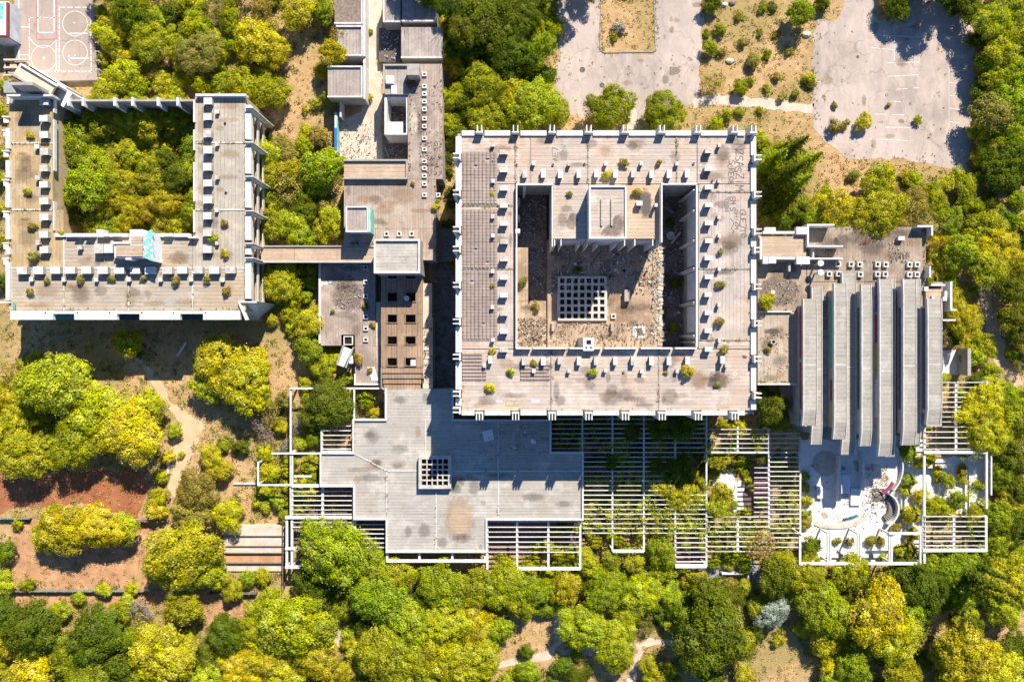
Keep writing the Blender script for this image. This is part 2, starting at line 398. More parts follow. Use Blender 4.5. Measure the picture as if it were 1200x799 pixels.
TR = {}
def mk_trunk(cls, h, r, R, Hc, limbs):
    TR[cls] = []
    for v in range(2):
        rnd = random.Random(v*11+int(h*7)); b = MB(); p = Vector((0,0,-.1)); rad = r; segs = 4
        for i in range(segs):
            q = Vector((rnd.uniform(-.12,.12)*h*.4, rnd.uniform(-.12,.12)*h*.4, h*(i+1)/segs)); b.tube(p, q, rad, rad*.86, 7); p = q; rad *= .86
        for k in range(limbs):
            a = 6.283*k/limbs+rnd.uniform(-.4,.4); m = p+Vector((math.cos(a)*R*.35, math.sin(a)*R*.35, Hc*.3)); e = p+Vector((math.cos(a)*R*.68, math.sin(a)*R*.68, Hc*rnd.uniform(.35,.62)))
            b.tube(p, m, rad*.62, rad*.4, 5); b.tube(m, e, rad*.4, rad*.1, 5)
        me = bpy.data.meshes.new('trunk'); me.from_pydata(b.v, [], b.f); me.materials.append(M['bark']); TR[cls].append(me)
mk_trunk('big', 3.2, .30, 6, 5.4, 6); mk_trunk('mid', 2.2, .2, 3.9, 3.9, 5); mk_trunk('small', 1.1, .11, 2.3, 2.6, 4)
mk_trunk('shrub', .22, .05, 1.1, 1.2, 4); mk_trunk('airy', 1.4, .12, 3.2, 3.4, 7); mk_trunk('conifer', 14, .25, .3, .5, 2); mk_trunk('cypress', 13, .18, .3, .5, 2)
TH = dict(big=3.0, mid=2.0, small=.8, shrub=.06, airy=1.0, conifer=.5, cypress=.4)

COL = dict(Y=(.50,.49,.012), L=(.44,.47,.012), G=(.365,.405,.010), D=(.16,.205,.012), O=(.38,.32,.055), B=(.42,.46,.36), N=(.60,.54,.012), X=(.36,.31,.24))
CNAME = dict(Y='yellow-green', L='lime green', G='mid green', D='dark green', O='olive brown', B='silver grey', N='golden', X='dry grey')
ZONES = [
 ((62,118,230,276),'in the U-shaped courtyard'),
 ((-40,80,14,360),'at the far left building edge'),
 ((20,-40,112,20),'above the ball court'),
 ((100,-40,322,116),'beside the ball court'),
 ((295,-40,440,145),'near the lane sheds'),
 ((295,145,412,300),'right of the U-shaped building'),
 ((295,300,418,408),'below the covered walkway'),
 ((430,-40,470,130),'along the pale lane'),
 ((500,-40,640,160),'in the dark upper grove'),
 ((480,160,536,460),'in the narrow shaded yard'),
 ((640,-40,830,160),'around the cracked forecourt'),
 ((820,-40,960,165),'on the dry upper field'),
 ((955,-40,1110,170),'at the car park'),
 ((1105,-40,1260,205),'in the upper right woods'),
 ((880,130,1000,262),'in the conifer clump'),
 ((940,180,1125,292),'above the ribbed hall'),
 ((1085,205,1260,440),'right of the ribbed hall'),
 ((885,440,940,510),'in the ribbed hall corner'),
 ((1080,400,1260,600),'around the far right pergola'),
 ((936,500,1082,660),'on the white plaza'),
 ((640,484,830,625),'in the large pergola'),
 ((826,484,945,665),'in the pergola clearing'),
 ((330,440,455,560),'under the thin open frame'),
 ((295,395,420,620),'in the left middle scrub'),
 ((-40,380,100,580),'at the left edge clump'),
 ((100,380,230,600),'near the left dirt path'),
 ((220,380,340,640),'above the stone terraces'),
 ((-40,580,180,700),'on the clay field'),
 ((160,590,340,705),'beside the stone terraces'),
 ((-40,695,290,860),'in the lower left wood'),
 ((270,620,480,860),'below the left pergola'),
 ((430,650,640,860),'below the low building'),
 ((580,620,760,860),'around the lower footpath'),
 ((740,620,910,860),'beside the huge round crown'),
 ((890,620,1010,860),'below the white plaza'),
 ((1000,650,1110,860),'below the plaza frame'),
 ((1080,560,1260,860),'in the lower right wood'),
]
def zone(x,y):
    for (a,b,c,d),p in ZONES:
        if a<=x<c and b<=y<d: return p
    return 'in the open scrub'
PLANTED = []          # (empty, crown child, size word, colour word, noun, zone, x, y)
FOOT = []             # (X, Y, R) ground discs that get undergrowth
def plant(x, y, r, k, z0=0.0, cls=None, where=None, lift=0.0):
    rnd = random.Random(int(x*13+y*7+r))
    if cls is None:
        cls = 'big' if r >= 25 else 'mid' if r >= 15 else 'small' if r >= 8.5 else 'shrub'
        if k == 'X' or (k in 'OB' and cls in ('mid','small') and rnd.random() < .6): cls = 'airy' if r >= 8 else cls
    me, R0, Hc = rnd.choice(CR[cls])
    if z0 == 0 and cls in ('big','mid','small') and 62 < x < 230 and 118 < y < 276: lift = 3.5 if cls != 'small' else 2.0
    if z0 == 0 and lift == 0 and 935 < x < 1135 and 228 < y < 302 and r >= 12: lift = 5.0
    elif z0 == 0 and lift == 0 and 640 < x < 945 and 486 < y < 660 and r >= 10: lift = 2.6 if cls == 'small' else 1.6
    elif z0 == 0 and lift == 0 and 885 < x < 930 and 460 < y < 500: lift = 4.0
    elif z0 == 0 and lift == 0 and 380 < x < 400 and 30 < y < 90: lift = 3.0
    elif z0 == 0 and lift == 0 and 1088 < x < 1175 and 270 < y < 405 and r >= 12: lift = 3.0
    th = TH[cls] + lift; s = 1.0; tall = cls in ('conifer','cypress')
    for _ in range(3):
        zc = z0 + th*s + Hc*s*(.05 if tall else .5); s = r*(H-zc)/800.0/R0 if not tall else r
    X, Y = W(x, y, zc)
    size = 'huge' if r >= 40 else 'large' if r >= 25 else 'medium' if r >= 15 else 'small'
    noun = 'conifer' if cls == 'conifer' else 'cypress' if cls == 'cypress' else 'bush' if r < 11 else 'tree'
    if tall: size = 'tall' if r >= 1 else 'small'
    if k == 'X': noun = 'bare-twigged bush'
    nm = {'conifer':'conifer_tree','cypress':'cypress_tree','bush':'shrub','tree':{'Y':'yellow_green_tree','N':'golden_tree','D':'dark_green_tree','O':'brown_leafed_tree','B':'silver_tree'}.get(k,'green_tree')}.get(noun,'dry_shrub')
    e = thing(nm, '', noun.split()[-1], (X, Y, z0))
    rot = rnd.uniform(0, 6.283); sz = s*rnd.uniform(.88,1.12)
    c = bpy.data.objects.new('crown', me); C.objects.link(c); c.parent = e; c.location = (0,0,th*s); ax = rnd.uniform(.86,1.16) if not tall else 1; c.scale = (s*ax,s/ax,sz); c.rotation_euler = (0,0,rot)
    f = COL[k]; j = rnd.uniform(.86,1.14); h = rnd.uniform(-.16,.16)
    c.color = (f[0]*j*(1+h), f[1]*j, f[2]*j, 1)
    t = bpy.data.objects.new('trunk', rnd.choice(TR[cls])); C.objects.link(t); t.parent = e; t.scale = (s,s,s*th/TH[cls]); t.rotation_euler = (0,0,rot)
    PLANTED.append((e, size, CNAME[k], noun, where or zone(x,y), x, y))
    if z0 == 0: FOOT.append((X, Y, R0*s))
    return e
ORD = 'first second third fourth fifth sixth seventh eighth ninth tenth eleventh twelfth thirteenth fourteenth fifteenth sixteenth seventeenth eighteenth nineteenth twentieth'.split()
def label_plants():
    groups = {}
    for p in PLANTED: groups.setdefault(p[1:5], []).append(p)
    for (size,col,noun,zn), ps in groups.items():
        ps.sort(key=lambda p: p[5]); n = len(ps)
        for i,p in enumerate(ps):
            base = f'{size} {col} {noun} {zn}'
            if n == 2: base = f"{['left','right'][i]} of two {size} {col} {noun}{'es' if noun.endswith(('s','sh')) else 's'} {zn}"
            elif n > 2: base = f"{size} {col} {noun} {zn}, {ORD[i] if i < 20 else 'further along than the twentieth'} from the left"
            p[0]['label'] = base
            p[0]['group'] = 'plants rooted on the buildings' if p[0].location.z > 2 else f'trees and shrubs {zn}'
# ---------------------------------------------------------------- ground, paths, car park
NOGROW = []          # world polygons where no undergrowth grows
def poly(pts, z=0.0): return [W(x,y,z) for x,y in pts]
def rough(pts, step=1.2, amp=.35, seed=1):
    """subdivide an outline and make it ragged"""
    rnd = random.Random(seed); out = []
    for (x0,y0),(x1,y1) in zip(pts, pts[1:]+pts[:1]):
        L = math.hypot(x1-x0,y1-y0); n = max(1,int(L/step))
        for i in range(n):
            t = i/n; out.append((x0+(x1-x0)*t+rnd.uniform(-amp,amp), y0+(y1-y0)*t+rnd.uniform(-amp,amp)))
    return out
SOFT = []            # dry clearings: grass but no bushes
def area(name, pts, z, mat, amp=.35, nogrow=True, seed=1):
    p = poly(pts)
    if name == 'bare_ground': SOFT.append(p); return None
    if name in ('clay_field','red_bank','clay_bank'): SOFT.append(p); nogrow = False
    p2 = rough(p, 1.2, amp, seed) if amp else p
    b = MB(); b.sheet(p2, z); o = structure(name, b, mat)
    if nogrow: NOGROW.append(p)
    return o
g = MB(); g.box(-600,600,-600,600,-1.0,0); structure('ground', g, M['ground'])
def strip(pts, w):
    """polyline in px -> polygon in px of half width w"""
    L, R = [], []
    for i,(x,y) in enumerate(pts):
        a = pts[max(0,i-1)]; c = pts[min(len(pts)-1,i+1)]; d = math.hypot(c[0]-a[0], c[1]-a[1]); nx, ny = -(c[1]-a[1])/d, (c[0]-a[0])/d
        ww = w[i] if isinstance(w,(list,tuple)) else w
        L.append((x+nx*ww, y+ny*ww)); R.append((x-nx*ww, y-ny*ww))
    return L+R[::-1]
area('car_park', [(957,22),(985,24),(988,-40),(1040,-40),(1022,22),(1060,26),(1070,-40),(1150,-40),(1142,60),(1140,150),(1130,203),(1085,190),(985,184),(953,152),(953,60)], .020, M['asphalt'], .5, seed=3)
area('forecourt', [(650,-40),(706,-40),(702,56),(706,64),(766,63),(768,58),(766,-40),(823,-40),(823,40),(822,70),(816,120),(795,124),(760,128),(745,152),(738,152),(736,140),(700,140),(665,132),(650,100),(655,60)], .016, M['asphalt'], .4, seed=4)
area('walkway', strip([(812,122),(840,117),(900,121),(953,129)], 6), .020, M['path'], .3, seed=5)
area('walkway', strip([(740,128),(742,152)], 5), .022, M['path'], .2, seed=6)
area('footpath', strip([(1122,208),(1133,225),(1165,241),(1210,266)], 3), .012, M['path'], .25, seed=7)
area('dirt_track', strip([(1154,330),(1157,360),(1168,395),(1174,425),(1196,455)], [6,8,7,7,6]), .012, M['dirt'], .5, seed=8)
area('lane', [(428,-30),(446,-30),(448,60),(447,130),(448,190),(400,190),(397,165),(398,140),(424,130),(427,60)], .012, M['path'], .3, seed=9)
area('dirt_track', strip([(158,412),(178,440),(195,470),(215,488),(228,500)], [3,5,5,8,12]), .012, M['dirt'], .6, seed=10)
area('dirt_track', strip([(228,490),(215,520),(205,560),(200,590)], [12,13,6,3]), .010, M['dirt'], .6, seed=11)
area('bare_ground', [(330,395),(356,390),(372,410),(360,430),(340,470),(322,478),(312,440),(318,410)], .010, M['dirt'], .8, seed=12)
area('bare_ground', [(356,30),(372,60),(370,150),(345,165),(330,160),(342,100),(350,60)], .010, M['dirt'], .8, seed=13)
area('bare_ground', [(-30,398),(30,398),(30,424),(4,424),(-30,430)], .010, M['dirt'], .6, seed=14)
area('red_bank', [(-30,552),(60,553),(171,548),(170,576),(160,603),(140,602),(90,588),(-30,604)], .014, M['soil'], .8, seed=15)
area('clay_field', [(14,606),(60,606),(170,604),(185,625),(170,660),(172,690),(14,690)], .012, M['clay'], .8, seed=16)
area('clay_bank', [(-30,690),(180,692),(285,694),(284,732),(240,735),(240,716),(150,712),(60,712),(-30,705)], .010, M['clay'], .8, seed=17)
area('footpath', strip([(654,716),(654,752),(642,768),(622,772),(580,780)], [6,4,5,4,4]), .014, M['path'], .35, seed=18)
area('footpath', strip([(654,764),(700,762),(745,758),(760,752),(800,753)], 4), .018, M['path'], .35, seed=19)
area('footpath', strip([(752,760),(744,782),(735,810)], 4), .022, M['path'], .35, seed=20)
area('footpath', strip([(790,672),(850,668),(880,665),(905,690),(890,700)], [4,8,10,7,3]), .014, M['grey'], .35, seed=21)
area('footpath', strip([(372,712),(385,705),(392,730),(396,752),(412,762)], [4,5,5,5,4]), .014, M['path'], .3, seed=22)
area('bare_ground', [(605,722),(640,716),(652,740),(640,770),(604,774)], .010, M['dirt'], .6, seed=23)
area('bare_ground', [(870,760),(920,745),(945,760),(958,800),(880,810)], .010, M['dirt'], .8, seed=24)
area('bare_ground', [(1075,715),(1100,718),(1105,740),(1080,742)], .010, M['path'], .4, seed=25)
area('bare_ground', [(690,775),(720,770),(730,800),(680,812)], .010, M['dirt'], .5, seed=26)
area('plaza', [(936,515),(1062,510),(1082,515),(1082,662),(936,662)], .030, M['plaza'], .1, seed=27)
area('plaza', [(1086,536),(1158,534),(1160,600),(1086,602)], .026, M['plaza'], .3, seed=28)
area('plaza', [(1100,410),(1134,410),(1134,440),(1100,438)], .026, M['plaza'], .1, seed=29)
area('mauve_path', [(875,540),(905,540),(905,606),(868,606)], .018, M['pinkpave'], .1, seed=30)
area('mauve_path', [(792,640),(828,640),(828,664),(792,664)], .018, M['pinkpave'], .1, seed=31)
area('mauve_path', [(340,570),(452,570),(452,640),(340,640)], .018, M['pinkpave'], .1, False, seed=32)
area('mauve_path', [(571,610),(682,610),(682,650),(571,650)], .018, M['pinkpave'], .1, False, seed=33)
area('mauve_path', [(646,590),(756,590),(756,630),(646,630)], .014, M['pinkpave'], .1, False, seed=34)
area('sandy_clearing', [(836,556),(858,552),(862,566),(858,574),(836,572)], .022, M['plaza'], .4, seed=35)
area('sandy_clearing', [(862,565),(872,565),(872,596),(856,602)], .022, M['plaza'], .4, seed=36)
area('grass_island', [(705,-40),(767,-40),(768,57),(764,61),(708,61),(703,55)], .05, M['ground'], .25, False, seed=37)
kb = MB()
for a,c in (((703,57),(707,62)),((707,62),(766,61)),((766,61),(768,56)),((768,56),(766,-30)),((703,57),(705,-30))):
    p, q = W(*a), W(*c); L = math.hypot(q[0]-p[0], q[1]-p[1]); kb.rbox((p[0]+q[0])/2,(p[1]+q[1])/2,0,.13,L,.18,math.atan2(q[1]-p[1],q[0]-p[0]))
structure('kerb', kb, M['grey'])
# parking lines
def lines(name, segs, w, z, mat, seed=0):
    rnd = random.Random(seed); b = MB()
    for s in segs:
        p = [W(*q) for q in s[:2]]; ww = s[2] if len(s) > 2 else w; n = max(1,int(math.dist(*p)/1.1))
        for i in range(n):                      # worn paint: bits are missing
            if rnd.random() < .12: continue
            t0, t1 = i/n, (i+1-.05*rnd.random())/n
            b.ribbon([(p[0][0]+(p[1][0]-p[0][0])*t0, p[0][1]+(p[1][1]-p[0][1])*t0),(p[0][0]+(p[1][0]-p[0][0])*t1, p[0][1]+(p[1][1]-p[0][1])*t1)], ww*rnd.uniform(.7,1.1), z)
    return structure(name, b, mat)
pl = [((1048,30),(1048,72)),((1077,55),(1077,75)),((1022,41),(1080,44)),((1022,56),(1058,60)),((1040,74),(1077,73)),((1040,90),(1076,88)),((1050,105),(1077,103)),((1040,119),(1064,120)),((1024,134),(1060,135)),((1030,149),(1066,150)),((1018,163),(1064,165)),
      ((1112,66),(1130,68)),((1112,82),(1138,84)),((1112,97),(1132,99)),((1112,112),(1128,114)),((1112,127),(1126,129)),((1112,143),(1124,144)),((1112,80),(1112,150),.08),((955,82),(968,82)),((956,96),(966,96))]
lines('parking_lines', pl, .13, .026, M['lineW'], 2)

# ball court
area('ball_court', [(21,-40),(111,-40),(114,30),(117,96),(72,97),(48,86),(21,76)], .9, M['court'], 0, seed=40)
cb = MB(); cb.prism(poly([(21,-40),(111,-40),(114,30),(117,96),(72,97),(48,86),(21,76)]), 0, .894); structure('court_terrace', cb, M['concrete'])
def cw(x,y): return W(x,y,.9)
seg = []
def dash(x0,y0,x1,y1,on,off):
    L = math.hypot(x1-x0,y1-y0); t = 0
    while t < L:
        e = min(L,t+on); seg.append(((x0+(x1-x0)*t/L,y0+(y1-y0)*t/L),(x0+(x1-x0)*e/L,y0+(y1-y0)*e/L))); t += on+off
dash(34.5,21,34.5,80,5,2.5); dash(66,20,66,85,5.5,2); dash(69.5,8,69.5,85,5,2); dash(106,8,107,85,5,2.3); dash(70,9,106,9,6,3); dash(34,21,66,21,5,3.5); dash(48,84,107,84,5,3)
seg += [((44.5,-20),(44.5,38.5)),((63.5,-20),(63.5,38.5)),((44.5,38.5),(63.5,38.5)),((24,32),(34,32)),((24,64.5),(34,64.5)),((80,39.5),(102,39.5)),((81,68.5),(104,68.5)),((81,65),(81,72)),((21.8,-20),(22.3,73))]
b = MB()
for s in seg:
    b.ribbon([cw(*s[0]), cw(*s[1])], .22, .905)
for cx,cy,r in ((51.5,68.5,15),(88,62,14.5),(88,28,14.5),(51,40,16)):
    pts = [cw(cx+r*math.cos(t*6.2832/40), cy+r*math.sin(t*6.2832/40)) for t in range(41)]
    if (cx,cy)==(51,40): pts = pts[2:19]
    b.ribbon(pts, .13, .907)
for cx,cy in ((51.5,68.5),(88,65),(87,27)):
    p = cw(cx,cy); b.cyl(p[0],p[1],.9,.909,.28 if cx<60 else .14,n=9)
structure('court_lines', b, M['lineW'])
b = MB(); b.ribbon([cw(43,-20),cw(43,46.5),cw(66,46.5),cw(66,-20)], .22, .913); structure('court_lines', b, M['lineR'])
# row of pale fence posts along the court's right edge, leaning
for i in range(9):
    y = 8+i*10.5; w_ = ['uppermost','second','third','fourth','fifth','sixth','seventh','eighth','lowest'][i]; p = W(112.5+i*.35, y, 2.5); b = MB(); b.cyl(p[0],p[1],0,2.6,.13,.10,7); b.box(p[0]-.35,p[0]+.35,p[1]-.06,p[1]+.06,2.45,2.6)
    o = b.build('fence_post', M['white']); tag(o, w_+' white fence post at the right edge of the ball court', 'post', 'fence posts beside the ball court')

# ---------------------------------------------------------------- building helpers
def rimmed(parent, x0, y0, x1, y1, z, w=.3, h=.35, mat='parapet', sides='NSEW', base=.2):
    """thin upstand along the edges of a roof given in px at height z"""
    a = W(x0,y0,z); c = W(x1,y1,z); xa, xb, yt, yb = a[0], c[0], a[1], c[1]
    for s in sides:
        m = MB()
        if s == 'N': m.box(xa, xb, yt-w, yt, z-base, z+h)
        if s == 'S': m.box(xa, xb, yb, yb+w, z-base, z+h)
        if s == 'W': m.box(xa, xa+w, yb+w+.003, yt-w-.003, z-base, z+h-.004)
        if s == 'E': m.box(xb-w, xb, yb+w+.003, yt-w-.003, z-base, z+h-.004)
        m.build('parapet', M[mat], parent)
def flat_block(name, label, cat, x0, y0, x1, y1, z, roof, wall='grey', rim='NSEW', h=.3, w=.28, base=0.0, rimmat='parapet'):
    a = W(x0,y0,z); c = W(x1,y1,z)
    e = thing(name, label, cat, ((a[0]+c[0])/2,(a[1]+c[1])/2,base))
    m = MB(); m.box(a[0]+.05,c[0]-.05,c[1]+.05,a[1]-.05,base,z-.26); m.build('wall', M[wall], e)
    m = MB(); m.box(a[0]+.02,c[0]-.02,c[1]+.02,a[1]-.02,z-.25,z); m.build('roof_panel', M[roof], e)
    if rim: rimmed(e, x0,y0,x1,y1,z,w,h,rimmat,rim)
    NOGROW.append([(a[0],a[1]),(c[0],a[1]),(c[0],c[1]),(a[0],c[1])])
    return e
VN = [random.Random(5)]
def vent_box(parent, x, y, w, d, z, h, name='roof_vent', mat='white', lid=True):
    """hollow-looking concrete vent box: body, overhanging lid (sizes in px at the top)"""
    r_ = VN[0]; h *= r_.uniform(.9,1.08); k = (H-z-h)/800; X,Y = W(x,y,z+h); hw, hd = w*k/2*r_.uniform(.93,1.04), d*k/2*r_.uniform(.93,1.04); X += r_.uniform(-.06,.06); Y += r_.uniform(-.06,.06)
    if mat == 'white': mat = r_.choice(('white','white','parapet','vent_worn','vent_worn'))
    m = MB(); m.box(X-hw+.06,X+hw-.06,Y-hd+.06,Y+hd-.06,z-.02,z+h-.10,1); m.box(X-hw,X+hw,Y-hd,Y+hd,z+h-.10,z+h,0)
    m.box(X-hw*.6,X+hw*.6,Y-hd-.02+.06,Y-hd+.06,z+.15,z+h-.3,2)
    return m.build(name, [M[mat], M['concrete'], M['dark']], parent)
def open_light(parent, x, y, w, z, h=.35, d=None, name='skylight', rim='white', t=.18):
    """square skylight upstand with a black hole"""
    d = d or w; k = (H-z-h)/800; X,Y = W(x,y,z+h); a, c = w*k/2, d*k/2; m = MB()
    m.box(X-a,X+a,Y+c-t,Y+c,z-.05,z+h); m.box(X-a,X+a,Y-c,Y-c+t,z-.05,z+h)
    m.box(X-a,X-a+t,Y-c+t,Y+c-t,z-.05,z+h-.003); m.box(X+a-t,X+a,Y-c+t,Y+c-t,z-.05,z+h-.003)
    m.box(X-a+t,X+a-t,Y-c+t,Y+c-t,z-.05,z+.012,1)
    return m.build(name, [M[rim], M['dark']], parent)
def rubble(name, label, x0, y0, x1, y1, z, n, seed, mats=('grey','wood','white','rust','concrete'), smax=1.4, part_of=None):
    rnd = random.Random(seed); m = MB()
    for _ in range(n):
        X,Y = W(rnd.uniform(x0,x1), rnd.uniform(y0,y1), z); u = rnd.random(); big = .35+.65*rnd.random()**3; zz = z+rnd.uniform(0,.25)
        if u < .45: m.rbox(X,Y,zz,zz+.06,big*rnd.uniform(.5,smax*1.3),rnd.uniform(.04,.13),rnd.uniform(0,3.14),rnd.randrange(len(mats)),rnd.uniform(-.15,.15))
        else:
            s = big*rnd.uniform(.12,.55)*smax/1.4; m.rbox(X,Y,zz-.1,zz+rnd.uniform(.05,.3),s,s*rnd.uniform(.4,1),rnd.uniform(0,3.14),rnd.randrange(len(mats)),rnd.uniform(-.4,.4))
    o = m.build(name, [M[k] for k in mats], part_of, 'stuff')
    if part_of is None: tag(o, label, 'rubble')
    return o
# stroke letters: unit cells (x right, y up)
GL = {'A':[[(0,0),(.5,1),(1,0)],[(.2,.4),(.8,.4)]],'Z':[[(0,1),(1,1),(0,0),(1,0)]],'S':[[(1,.9),(.5,1),(.05,.8),(.2,.55),(.85,.42),(.95,.15),(.5,0),(0,.1)]],'I':[[(.5,0),(.5,1)]],'N':[[(0,0),(0,1),(1,0),(1,1)]],
 'C':[[(1,.85),(.5,1),(0,.6),(0,.35),(.5,0),(1,.15)]],'R':[[(0,0),(0,1),(.8,.95),(.8,.6),(0,.5),(.9,0)]],'E':[[(1,1),(0,1),(0,0),(1,0)],[(0,.5),(.8,.5)]],'O':[[(.5,1),(0,.6),(.1,.15),(.5,0),(.95,.3),(.9,.8),(.5,1)]],
 'M':[[(0,0),(.1,1),(.5,.4),(.9,1),(1,0)]],'8':[[(.5,.5),(.1,.75),(.5,1),(.9,.75),(.5,.5),(0,.22),(.5,0),(1,.22),(.5,.5)]],'G':[[(1,.85),(.5,1),(0,.6),(.1,.1),(.6,0),(1,.2),(1,.45),(.6,.45)]],'U':[[(0,1),(.1,.1),(.5,0),(.9,.1),(1,1)]],
 '7':[[(0,1),(1,1),(.4,0)]],'0':[[(.5,1),(0,.6),(.1,.15),(.5,0),(.95,.3),(.9,.8),(.5,1)],[(.2,.1),(.8,.95)]],'H':[[(0,0),(0,1)],[(1,0),(1,1)],[(0,.5),(1,.5)]],'9':[[(.9,.6),(.4,.5),(.1,.75),(.5,1),(.9,.85),(.8,0)]],'4':[[(.7,0),(.7,1),(0,.35),(1,.35)]],'1':[[(.2,.75),(.55,1),(.55,0)]],
 'T':[[(0,1),(1,1)],[(.5,1),(.5,0)]],'W':[[(0,1),(.25,0),(.5,.6),(.75,0),(1,1)]],'Y':[[(0,1),(.5,.5),(1,1)],[(.5,.5),(.5,0)]],'3':[[(0,.95),(.7,1),(.85,.75),(.4,.55),(.95,.3),(.6,0),(0,.08)]],'L':[[(0,1),(0,0),(.9,0)]],'P':[[(0,0),(0,1),(.9,.85),(.8,.5),(0,.45)]]}
def writing(parent, text, x, y, h, z, mat, ang=-90, adv=1.2, wd=.6, w=.1, seed=0):
    """sprayed letters: (x, y) px of the first letter's foot, ang in degrees in the picture"""
    rnd = random.Random(seed); m = MB(); X0,Y0 = W(x,y,z); k=(H-z)/800; hh=h*k; a=math.radians(ang); ca,sa=math.cos(a),math.sin(a); cx=0
    for ch in text:
        if ch in GL:
            jy = rnd.uniform(-.12,.12)*hh; sc = rnd.uniform(.85,1.15)
            for st in GL[ch]:
                pts = []
                for u,v in st:
                    px_, py_ = cx+u*wd*hh*sc, jy+v*hh*sc; pts.append((X0+px_*ca-py_*sa, Y0+px_*sa+py_*ca))
                m.ribbon(pts, w, z+.026)
        cx += wd*hh*adv+.12*hh
    return m.build('graffiti', M[mat], parent)
STN = [0]
def stain(parent, pts, z, mat, name='stain', amp=.18, seed=1, fade=None):
    STN[0] = (STN[0]+1) % 16; fade = (name in ('gravel_patch','burn_mark','worn_patch','stain','patch_mark')) if fade is None else fade
    p = poly(pts,z)
    if fade:
        cx = sum(q[0] for q in p)/len(p); cy = sum(q[1] for q in p)/len(p); p = [(cx+(q[0]-cx)*1.3, cy+(q[1]-cy)*1.3) for q in p]
    m = MB(); m.sheet(rough(p, .6, amp, seed), z+.005+.0012*STN[0]); return m.build(name, soft(mat, .28 if name == 'stain' else .85) if fade else M[mat], parent)
def blots(parent, x0, y0, x1, y1, z, n, seed, mats=('grime','rustwash','lime','grime')):
    """random old water marks and dirt on a roof"""
    rnd = random.Random(seed)
    for _ in range(n):
        x,y = rnd.uniform(x0+4,x1-4), rnd.uniform(y0+4,y1-4); a,b = rnd.uniform(4,20), rnd.uniform(3,14)
        a = min(a, x-x0-1, x1-x-1); b = min(b, y-y0-1, y1-y-1)
        stain(parent, [(x+a*math.cos(t*.785)*rnd.uniform(.7,1), y+b*math.sin(t*.785)*rnd.uniform(.7,1)) for t in range(8)], z, rnd.choice(mats), 'stain', .1, seed)
# ---------------------------------------------------------------- the large square building
ZR = 17.0
main = thing('concrete_building', 'large square concrete building with a rubble-strewn inner court and rows of white roof vents', 'building', (*W(710,320,0), 0))
def mbx(name, x0,y0,x1,y1,z0,z1,mat,parent=main):
    m = MB(); m.px(x0,y0,x1,y1,z0,z1); return m.build(name, M[mat], parent)
# bodies of the four wings and the block that juts into the court  (px at roof height)
k17 = (H-ZR)/800
def R17(x0,y0,x1,y1): a=W(x0,y0,ZR); c=W(x1,y1,ZR); return a[0],c[0],c[1],a[1]
def wallbox(x0,y0,x1,y1,z0,z1,name='wall',mat='concrete',parent=main):
    xa,xb,ya,yb = R17(x0,y0,x1,y1); m=MB(); m.box(xa,xb,ya,yb,z0,z1); return m.build(name,M[mat],parent)
wallbox(536,156,604,485,0,16.58); wallbox(818,156,884,485,0,16.58)
wallbox(604.05,156,817.95,215.5,0,16.57); wallbox(604.05,408.5,817.95,485,0,16.57)
wallbox(648,215.55,774.4,280,6,16.56,'wall','facade_blue')
a = W(536,156,ZR); c = W(884,485,ZR); NOGROW.append([(a[0],a[1]),(c[0],a[1]),(c[0],c[1]),(a[0],c[1])])
seams = []
def panel(x0,y0,x1,y1,mat,z=ZR):
    a=W(x0,y0,ZR); c=W(x1,y1,ZR); m=MB(); m.box(a[0]+.06,c[0]-.06,c[1]+.06,a[1]-.06,16.60,z); return m.build('roof_panel',M[mat],main)
for x0,x1 in ((541,604),(604,622),(622,689),(689,793),(793,817),(817,880)):
    panel(x0,159,x1,215.6,'roof_main')
for y0,y1 in ((215.6,241),(241,315),(315,398.4)): panel(541,y0,603.6,y1,'roof_main_v')
for y0,y1 in ((215.6,225),(225,315),(315,398.4)): panel(818.4,y0,880,y1,'roof_main_v')
panel(541,398.4,603.6,408.8,'roof_main'); panel(818.4,398.4,880,408.8,'roof_main')
for x0,x1 in ((541,646),(646,772),(772,880)): panel(x0,408.8,x1,481,'roof_main')
panel(648,215.6,690,280,'roof_main'); panel(690,215.6,734,280,'roof_orange'); panel(734,215.6,774.2,280,'roof_orange')
def seam(x0,y0,x1,y1):
    a=W(x0,y0,ZR); c=W(x1,y1,ZR); m=MB(); L=math.dist(a,c); m.rbox((a[0]+c[0])/2,(a[1]+c[1])/2,16.9,17.09,L,.22,math.atan2(c[1]-a[1],c[0]-a[0])); m.build('seam_strip',M['seam'],main)
for s in ((604,160,604,215),(689,160,689,215),(793,160,793,215),(622,160,622,215)): seam(*s)
for y in (241,315,398.4): seam(541,y,603,y)
for y in (225,315,398.4): seam(819,y,880,y)
for x in (646,772): seam(x,410,x,480.5)
# parapet in segments between the projecting piers, and the piers
def pier(x, y, side, n=2):
    """tall pier that rises past the roof: back panel and thin fins pointing outwards"""
    X,Y = W(x,y,17); m = MB()
    dx,dy = {'N':(0,1),'S':(0,-1),'E':(1,0),'W':(-1,0)}[side]
    tx,ty = abs(dy),abs(dx)
    def bx(u0,u1,v0,v1,z0,z1,mm=0):      # u along the wall, v outwards
        m.box(X+min(tx*u0+dx*v0,tx*u1+dx*v1),X+max(tx*u0+dx*v0,tx*u1+dx*v1),Y+min(ty*u0+dy*v0,ty*u1+dy*v1),Y+max(ty*u0+dy*v0,ty*u1+dy*v1),z0,z1,mm)
    bx(-.62,.62,-.35,-.12,16.3,18.35)
    us = (-.42,.30) if n == 2 else (-.55,-.05,.45)
    for u in us: bx(u,u+.18,-.115,.95,3.0,18.3)
    bx(-.24,.30,-.11,.15,3,17.4,1)
    return m.build('pier', [M['white'],M['grey']], main)
